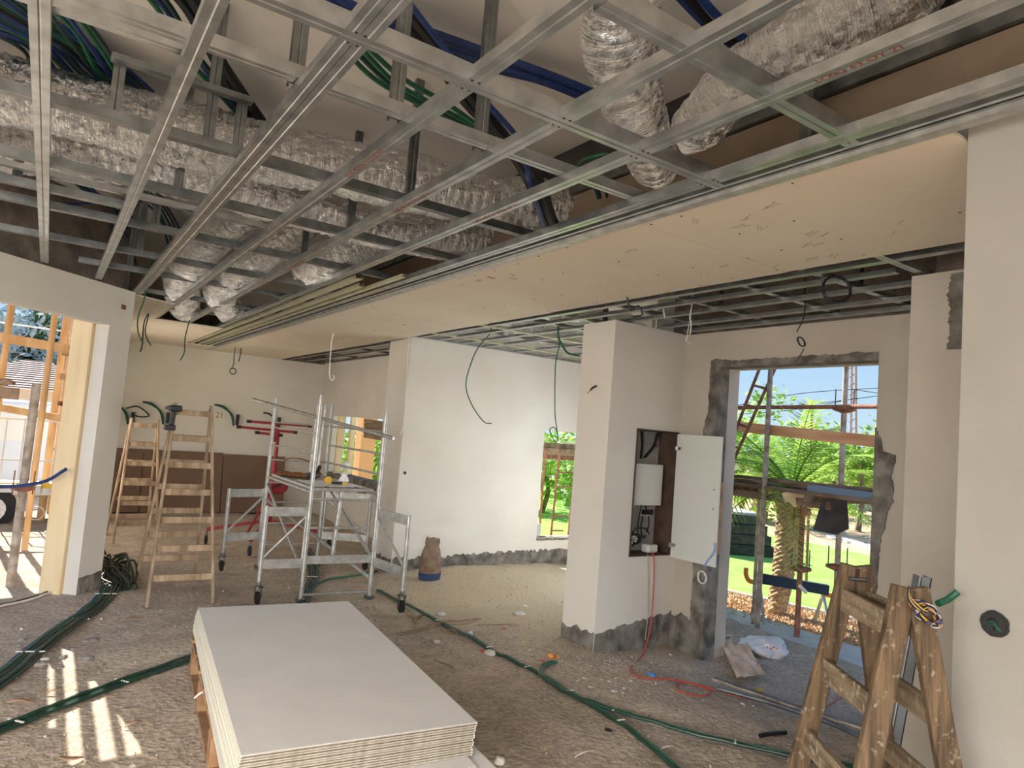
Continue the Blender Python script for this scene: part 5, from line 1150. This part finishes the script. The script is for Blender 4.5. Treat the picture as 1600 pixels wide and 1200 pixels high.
# ==================================================================== OUTSIDE, RIGHT (garden)
g2 = -.15
struct(MB().prism([(5.95, -2), (8.2, -2), (8.15, 6.6), (7.9, 9.1), (7.85, 8.0), (7.85, 7.3), (5.95, 5.4)], g2-.1, g2), 'ground_patio', 'patio')
struct(MB().prism([(5.5, -20), (70, -20), (70, 60), (30, 60), (6.2, 15.6), (5.3, 15.6), (5.3, 8.9), (8.2, 8.9), (8.2, -2), (5.5, -2)], g2-.25, g2-.025), 'ground_gravel', 'gravel')
L0, L1_, L2_, L3 = at(1110, 917, z=g2), at(1420, 985, z=g2), at(1420, 880, z=g2), at(1110, 798, z=g2)
struct(MB().prism([L0, L1_, (24, 3), L2_, (17, 13.5), L3, (13, 24), (8.4, 20), (8.0, 11)], g2-.02, g2-.008), 'ground_lawn', 'grass')
one(MB().bar(L0+Vector((0, 0, -.01)), L1_+Vector((0, 0, -.01)), .08, .05), 'lawn_kerb', 'patio', 'thin grey kerb edging the lawn outside the doorway', 'kerb')
one(MB().bar(at(1420, 872, z=g2), at(1300, 838, z=g2), .35, .06), 'lawn_kerb', 'white_wall_out', 'pale stone kerb along the far side of the lawn', 'kerb')
one(MB().bar((40, 6, 0), (22, 34, 0), .3, 4.3), 'boundary_wall', 'beige_wall', 'beige boundary wall at the back of the garden', 'wall')
# gravel pieces
mb = MB(); rr_ = random.Random(3)
for k in range(3500):
    u = rr_.uniform(1120, 1400); f = (u-1110)/310; v_ = rr_.uniform(922+f*60, 955+f*75); p = at(u, v_, z=g2-.02); s = rr_.uniform(.015, .045)
    q = [p+Vector((rr_.uniform(-s, s), rr_.uniform(-s, s), 0)) for _ in range(3)]+[p+Vector((0, 0, s*.9))]; mb.add(q, [(0, 1, 2), (0, 1, 3), (1, 2, 3), (0, 2, 3)])
one(mb, 'gravel_stones', 'gravel', 'warm beige gravel strip between patio and lawn', 'gravel', kind='stuff')
# sleepers steps
t = thing('sleeper_steps', at(1160, 868, z=g2), 'dark stacked timber sleepers forming a raised bed on the lawn', 'raised bed')
s0 = at(1100, 862, z=g2); s1 = at(1208, 870, z=g2); dd = (s1-s0); dd.z = 0; dn_ = dd.normalized(); nn_ = Vector((-dn_.y, dn_.x, 0)); nn_ = nn_ if nn_.x > 0 else -nn_
for k in range(4):
    L_ = dd.length*(1-.05*k); MB().bar(s0+Vector((0, 0, .11+.21*k))+nn_*.05*k, s0+dn_*L_+Vector((0, 0, .11+.21*k))+nn_*.05*k, .22, .20).build('sleeper', 'sleeper', t, bevel=.01)
MB().prism([s0+nn_*.2, s0+dn_*dd.length*.8+nn_*.2, s0+dn_*dd.length*.8+nn_*2.0, s0+nn_*2.0], g2+.2, g2+.88).build('fill', 'white_wall_out', t)
# palms
def palm(base, top, rb, rt, label, nf=26, L=1.9, seed=0):
    rnd = random.Random(seed); base = Vector(base); top = Vector(top); t = thing('palm_tree', base, label, 'tree')
    P = spl([base, base.lerp(top, .5)+Vector((.05, 0, 0)), top], 26); n = 18; mb = MB()
    for i, p in enumerate(P):
        f = i/(len(P)-1); r0 = rb+(rt-rb)*f
        for j in range(n): mb.v.append(p+Vector((math.cos(2*math.pi*j/n), math.sin(2*math.pi*j/n), 0))*r0*(1+.22*rnd.random()*((i+j) % 2)+.06*rnd.random()))
    for i in range(len(P)-1):
        for j in range(n): mb.f.append((i*n+j, i*n+(j+1) % n, (i+1)*n+(j+1) % n, (i+1)*n+j))
    mb.build('trunk', 'bark_palm', t)
    for k in range(nf):
        az = 2*math.pi*k/nf+rnd.uniform(-.2, .2); el = rnd.choice((.35, .75, 1.15))+rnd.uniform(-.2, .2); d = Vector((math.cos(az), math.sin(az), 0)); ln = L*rnd.uniform(.8, 1.1)
        sp_ = [top+d*ln*f*math.cos(el)*.9+Vector((0, 0, ln*(math.sin(el)*f-.55*f*f*(1-.35*math.sin(el))))) for f in [i/14 for i in range(15)]]
        fm = MB().tube(sp_, [.018*(1-i/16) for i in range(15)], 5); side = Vector((-d.y, d.x, 0))
        for i in range(1, 14):
            for q in (0, .5):
                c = sp_[i].lerp(sp_[i+1], q) if i < 14 else sp_[i]; l2 = .42*math.sin(math.pi*(.12+.8*i/15)); tt = (sp_[min(i+1, 14)]-sp_[i-1]).normalized()
                for s in (-1, 1):
                    e_ = c+side*s*l2*.75+tt*l2*.55+Vector((0, 0, -.12*l2-rnd.random()*.06)); fm.add([c-tt*.013, c+tt*.013, e_], [(0, 1, 2)])
        fm.build('frond', 'leaf', t)
    sk = foliage(top+Vector((0, 0, -.12)), rb*1.9, rb*1.9, .3, 260, .09, seed=seed); sk.build('frond_stubs', 'wood_pale', t)
    return t
pb = at(1213, 957, z=g2); palm(pb, at(1237, 768, d=(pb-CAM).dot(MW @ Vector((0, 0, -1)))), .115, .17, 'large palm with rough trunk on the gravel outside the doorway', 30, 2.0, 1)
pb2 = at(1186, 815, z=g2); tp = pb2+Vector((0, 0, 1.6)); palm(pb2, tp, .22, .26, 'second palm farther back behind the raised bed', 22, 2.2, 2)
# garden bushes
random.seed(4)
for k, (u, v_, dpt, r_, lb) in enumerate(((1160, 720, 24, 2.2, 'bush behind the left side of the scaffold deck'), (1250, 715, 27, 2.6, 'bush behind the large palm'), (1345, 722, 22, 1.6, 'bright bush at the right edge of the doorway view'), (1300, 735, 30, 2.2, 'low bush between the palm and the right edge'))):
    p = at(u, v_, d=dpt); tree((p.x, p.y, g2), max(.5, p.z-g2), r_, r_*.8, 1500, .16, 'leaf', 'bright green %s' % lb, 30+k, .1, 'garden_bush', cat='bush')
# scaffold poles outside the door
def gp(u, v_, zt, label, m='steel_pole', r=.032):
    p = at(u, v_, z=g2); return one(MB().tube([p, Vector((p.x, p.y, zt))], r, 10), 'scaffold_pole', m, label, 'pole', smooth=True), p
_, q1 = gp(1183, 985, 4.4, 'rust-stained scaffold pole nearest the left jamb of the doorway')
_, q2 = gp(1245, 995, 1.66, 'reddish scaffold prop under the deck in the middle of the doorway', 'rusty')
_, q3 = gp(1303, 1010, 4.4, 'scaffold pole at the right side of the doorway behind the ladder', 'steel_pole')
_, q4 = gp(1176, 975, 1.64, 'thin pole standing close behind the leftmost garden pole', 'steel_pole', .022)
for p, z, lb in ((q2, .62, 'rusty clamp plate with bolts on the middle garden prop'), (q3, .72, 'rusty clamp plate with bolts on the right garden pole'), (q3, 2.58, 'rusty clamp plate high on the right garden pole')):
    t = thing('pole_clamp', (p.x, p.y, z), lb, 'clamp'); MB().lathe((p.x, p.y, z), [(.04, 0), (.13, .03), (.13, .06), (.04, .08)], 14).build('collar', 'rusty', t)
    for s in (-1, 1): MB().tube([(p.x+.06*s, p.y-.08*s, z+.05), (p.x+.06*s, p.y-.08*s, z+.28)], .008, 6).build('bolt', 'steel_grey_pipe', t)
def D(p): return (p-CAM).dot(MW @ Vector((0, 0, -1)))
dq = D(q1)
one(MB().tube([at(1120, 637, d=dq+1.2), at(1400, 635, d=dq-1.3)], .025, 10), 'scaffold_pipe', 'rusty', 'horizontal reddish pipe crossing high in the doorway view', 'pipe')
one(MB().bar(at(1110, 662, d=dq+1.2), at(1400, 693, d=dq-1.3), .04, .13), 'scaffold_board', 'wood_board_orange', 'wide orange-brown guard board crossing the doorway view', 'board')
one(MB().tube([Vector((at(1270, 690, d=12).x, at(1270, 690, d=12).y, -.2)), at(1269, 630, d=12)], .025, 8), 'garden_post', 'rusty', 'short reddish post between the pipe and the guard board', 'post')
# leaning ladder frame
t = thing('leaning_ladder', at(1130, 790, d=dq+.2), 'reddish steel ladder leaning at the left of the doorway view', 'ladder')
for a, b in (((1189, 570), (1125, 735)), ((1216, 565), (1146, 720))): MB().tube([at(*a, d=dq+.25), at(*b, d=dq+.25)], .02, 8).build('side_rail', 'rusty', t)
for a, b in (((1176, 602), (1198, 607)), ((1162, 632), (1184, 637)), ((1149, 661), (1170, 668)), ((1136, 694), (1155, 700))): MB().tube([at(*a, d=dq+.25), at(*b, d=dq+.25)], .015, 8).build('rung', 'rusty', t)
# deck of planks
t = thing('plank_platform', at(1250, 760, d=dq), 'platform of weathered planks outside the doorway at head height', 'platform')
e0 = at(1120, 752, d=dq+.9); e1 = at(1400, 783, d=dq-1.2); dv = e1-e0; dv.z = 0; dv.normalize(); nv = Vector((-dv.y, dv.x, 0)); nv = nv if nv.x > 0 else -nv
zd = 1.60
a0 = Vector((e0.x, e0.y, zd))
for k in range(5): MB().bar(a0+nv*.23*k-dv*.3, a0+nv*.23*k+dv*3.6, .21, .045).build('plank', 'wood_old', t, bevel=.004)
MB().bar(a0+Vector((0, 0, -.11)), a0+dv*1.7+Vector((0, 0, -.12)), .08, .09).build('bearer', 'wood_old', t)
for k in (0.3, 1.5, 2.9): MB().bar(a0+dv*k+nv*-.15+Vector((0, 0, -.06)), a0+dv*k+nv*1.2+Vector((0, 0, -.06)), .08, .08).build('bearer', 'wood_old', t)
for k, (s0_, s1_, o_, h_, lb) in enumerate(((.1, 1.35, .1, .05, 'old plank lying on the outer platform, at its left'), (.05, 2.0, .3, .09, 'dark plank stacked crooked on the outer platform'), (.9, 2.1, .15, .10, 'broken plank end lying on top of the outer platform'), (1.3, 2.6, .5, .06, 'plank lying at the back of the outer platform'))):
    one(MB().bar(a0+nv*o_+dv*s0_+Vector((0, 0, h_-.005)), a0+nv*(o_+.12)+dv*s1_+Vector((0, 0, h_+.01)), .15, .04), 'loose_plank', 'wood_old', lb, 'plank', bevel=.004)
one(MB().bar(a0+nv*.0+dv*1.45+Vector((0, 0, .06)), a0+nv*.0+dv*2.75+Vector((0, 0, .05)), .16, .07), 'blue_profile', 'tarp_blue', 'blue-grey metal profile lying on the outer platform edge', 'metal profile')
# black sheet hanging from the deck
pts = [(1285, 778), (1323, 782), (1326, 826), (1306, 835), (1270, 828)]; m_ = MB(); tt = [at(u, v_, d=dq-.55) for u, v_ in pts]
one(m_.plate(tt, MW @ Vector((0, 0, 1)), .012), 'hanging_sheet', 'tarp', 'black plastic sheet hanging from the outer platform', 'plastic sheet')
# yellowish rag
sheet([at(1222, 772, d=dq-.2), at(1258, 770, d=dq-.2), at(1256, 792, d=dq-.25), at(1226, 786, d=dq-.2)], 'wood_pale', 'hanging_rag', 'yellowish rag hanging under the outer platform', 'rag', .05, 8)
# work bench with orange ends
t = thing('roller_stand', at(1280, 978, z=g2), 'dark beam sawhorse with orange end hooks standing on the gravel', 'sawhorse')
db = D(at(1280, 978, z=g2)); A_, B_ = at(1180, 902, d=db+.1), at(1294, 922, d=db)
MB().bar(A_, B_, .09, .13).build('beam', 'navy', t, bevel=.01)
for P_, s in ((A_, -1), (B_, 1)):
    d_ = (B_-A_).normalized()*s; MB().tube(spl([P_-d_*.06+Vector((0, 0, -.06)), P_+d_*.07+Vector((0, 0, -.06)), P_+d_*.12+Vector((0, 0, .02)), P_+d_*.12+Vector((0, 0, .10))]), .03, 8).build('end_hook', 'orange_plastic', t, smooth=True)
    for o2 in (-.12, .12):
        f0 = P_-d_*.06; MB().bar(f0+Vector((0, 0, -.06)), Vector((f0.x+o2*.8, f0.y+o2*1.4, g2)), .03, .03).build('leg', 'alu', t)
one(MB().tube(spl([at(1249, 915, d=dq-.4), at(1254, 920, d=dq-.4), at(1260, 926, d=dq-.4)]), .022, 8), 'cable_connector', 'cable_white', 'white plug tied to the middle garden prop', 'plug')
# far: lattice mast, wires
t = thing('lattice_mast', (60, 48, 0), 'pale lattice mast standing far beyond the garden', 'mast'); pm_ = at(1332, 700, d=70)
for du in (-5, 5): MB().tube([at(1332+du+1, 775, d=70), at(1334+du*.6, 560, d=70)], .12, 5).build('mast_leg', 'steel_pole', t)
for k in range(12): MB().tube([at(1327, 730-14*k, d=70), at(1338, 723-14*k, d=70)], .07, 4).build('lattice_bar', 'steel_pole', t)
for k, (a, b, c) in enumerate((((1120, 640), (1250, 615), (1400, 605)), ((1120, 643), (1280, 630), (1420, 612)), ((1330, 608), (1370, 614), (1420, 620)), ((1120, 650), (1240, 640), (1340, 622)))):
    cable('power_line', [at(*q, d=60) for q in (a, b, c)], .03, K, ('highest dark power line in the doorway sky', 'second dark power line in the doorway sky', 'power line right of the mast', 'lowest faint power line in the doorway sky')[k], 'power line', seg=5)

# ---- beyond the small window of the middle wall
t = thing('window_grille', (7.6, 9.6, -.15), 'rusty ladder-like frame standing outside the small window', 'metal frame')
for a, b in (((852, 705), (843, 832)), ((875, 702), (858, 850)), ((900, 706), (886, 850))): MB().tube([at(*a, y=9.9), at(*b, y=9.9)-Vector((0, 0, .5))], .02, 8).build('upright', 'rusty', t)
for a, b in (((874, 738), (896, 738)), ((869, 761), (892, 760)), ((864, 806), (886, 806)), ((862, 829), (880, 829))): MB().tube([at(*a, y=9.9), at(*b, y=9.9)], .014, 8).build('crossbar', 'rusty', t)
t = thing('shade_roof', (9, 12, 2.0), 'reddish slatted shade roof outside the small window', 'pergola')
for k, (v0, hh, m) in enumerate(((694, .10, 'wood_old'), (703, .14, 'wood_plank'), (712, .08, 'rusty'))): MB().bar(at(835, v0, y=10.8), at(920, v0+6, y=10.8), .3, hh).build('beam', m, t)
MB().prism([at(835, 690, y=10.9)[:2], at(920, 694, y=10.9)[:2], (14, 14.5), (9.8, 14.5)], 2.2, 2.25).build('roof_sheet', 'terracotta', t)
for k, (u, d_, zt, r_) in enumerate(((852, 20, 1.3, 1.3), (885, 24, 1.6, 1.6))):
    p = at(u, 730, d=d_); tree((p.x, p.y, g2), p.z-g2, r_*1.3, r_*1.3, 1800, .13, 'leaf', ('bright green tree seen through the small window, left one', 'bright green tree seen through the small window, right one')[k], 50+k, .08, 'garden_tree')
o = one(MB().bar(at(880, 792, d=22), at(930, 775, d=22), 1.0, 1.0), 'garden_rock', 'white_wall_out', 'pale stone block on the grass seen through the small window', 'stone block', bevel=.1)
o = one(MB().b2((6.47, 8.9, .2), (6.75, 9.1, .62)), 'concrete_block', 'patio', 'grey block standing outside on the small window ledge', 'block')
struct(MB().prism([(8.4, 9.2), (12, 9.6), (30, 24), (30, 34), (8.4, 20)], g2-.02, g2-.01), 'ground_side_lawn', 'grass')
# ---- beyond the far window
t = thing('porch_column', (6.9, 14.5, -.15), 'orange porch column outside the far window', 'column')
pc = at(572, 700, y=14.6); MB().b2((pc.x-.17, 14.5, -.2), (pc.x+.17, 14.85, 3.2)).build('shaft', 'column_orange', t)
t = thing('porch_post', (6, 14.6, 0), 'pale timber post outside the far window, left of the orange column', 'post'); pc2 = at(548, 700, y=14.0); MB().b2((pc2.x-.05, 13.95, -.2), (pc2.x+.05, 14.05, 3.0)).build('shaft', 'wood_pale', t)
t = thing('porch_roof', (7, 13, 2.2), 'brown slatted porch roof outside the far window', 'pergola')
for k in range(5): MB().bar(at(572, 657+6*k, d=14-.3*k), at(640, 668+6*k, d=13-.3*k), .10, .07).build('slat', 'wood_plank', t)
for k, (u, d_) in enumerate(((545, 20), (610, 19))):
    p = at(u, 725, d=d_); tree((p.x, p.y, g2), max(.4, p.z-g2), 1.2, 1.2, 1300, .12, 'leaf', ('sunlit green shrub outside the far window, left of the orange column', 'sunlit green shrub outside the far window, right of the orange column')[k], 60+k, .05, 'garden_bush', cat='bush')
one(MB().b2((4.97, 13.62, .93), (5.1, 13.68, 2.1)), 'window_post', 'wood_pale', 'pale wooden upright standing in the far window opening', 'post')
one(MB().lathe(at(540, 730, x=5.05), [(.05, -.06), (.09, 0), (.07, .08), (.02, .11)], 9), 'crumpled_sheet', 'paper', 'crumpled white plastic on the far window sill', 'plastic')
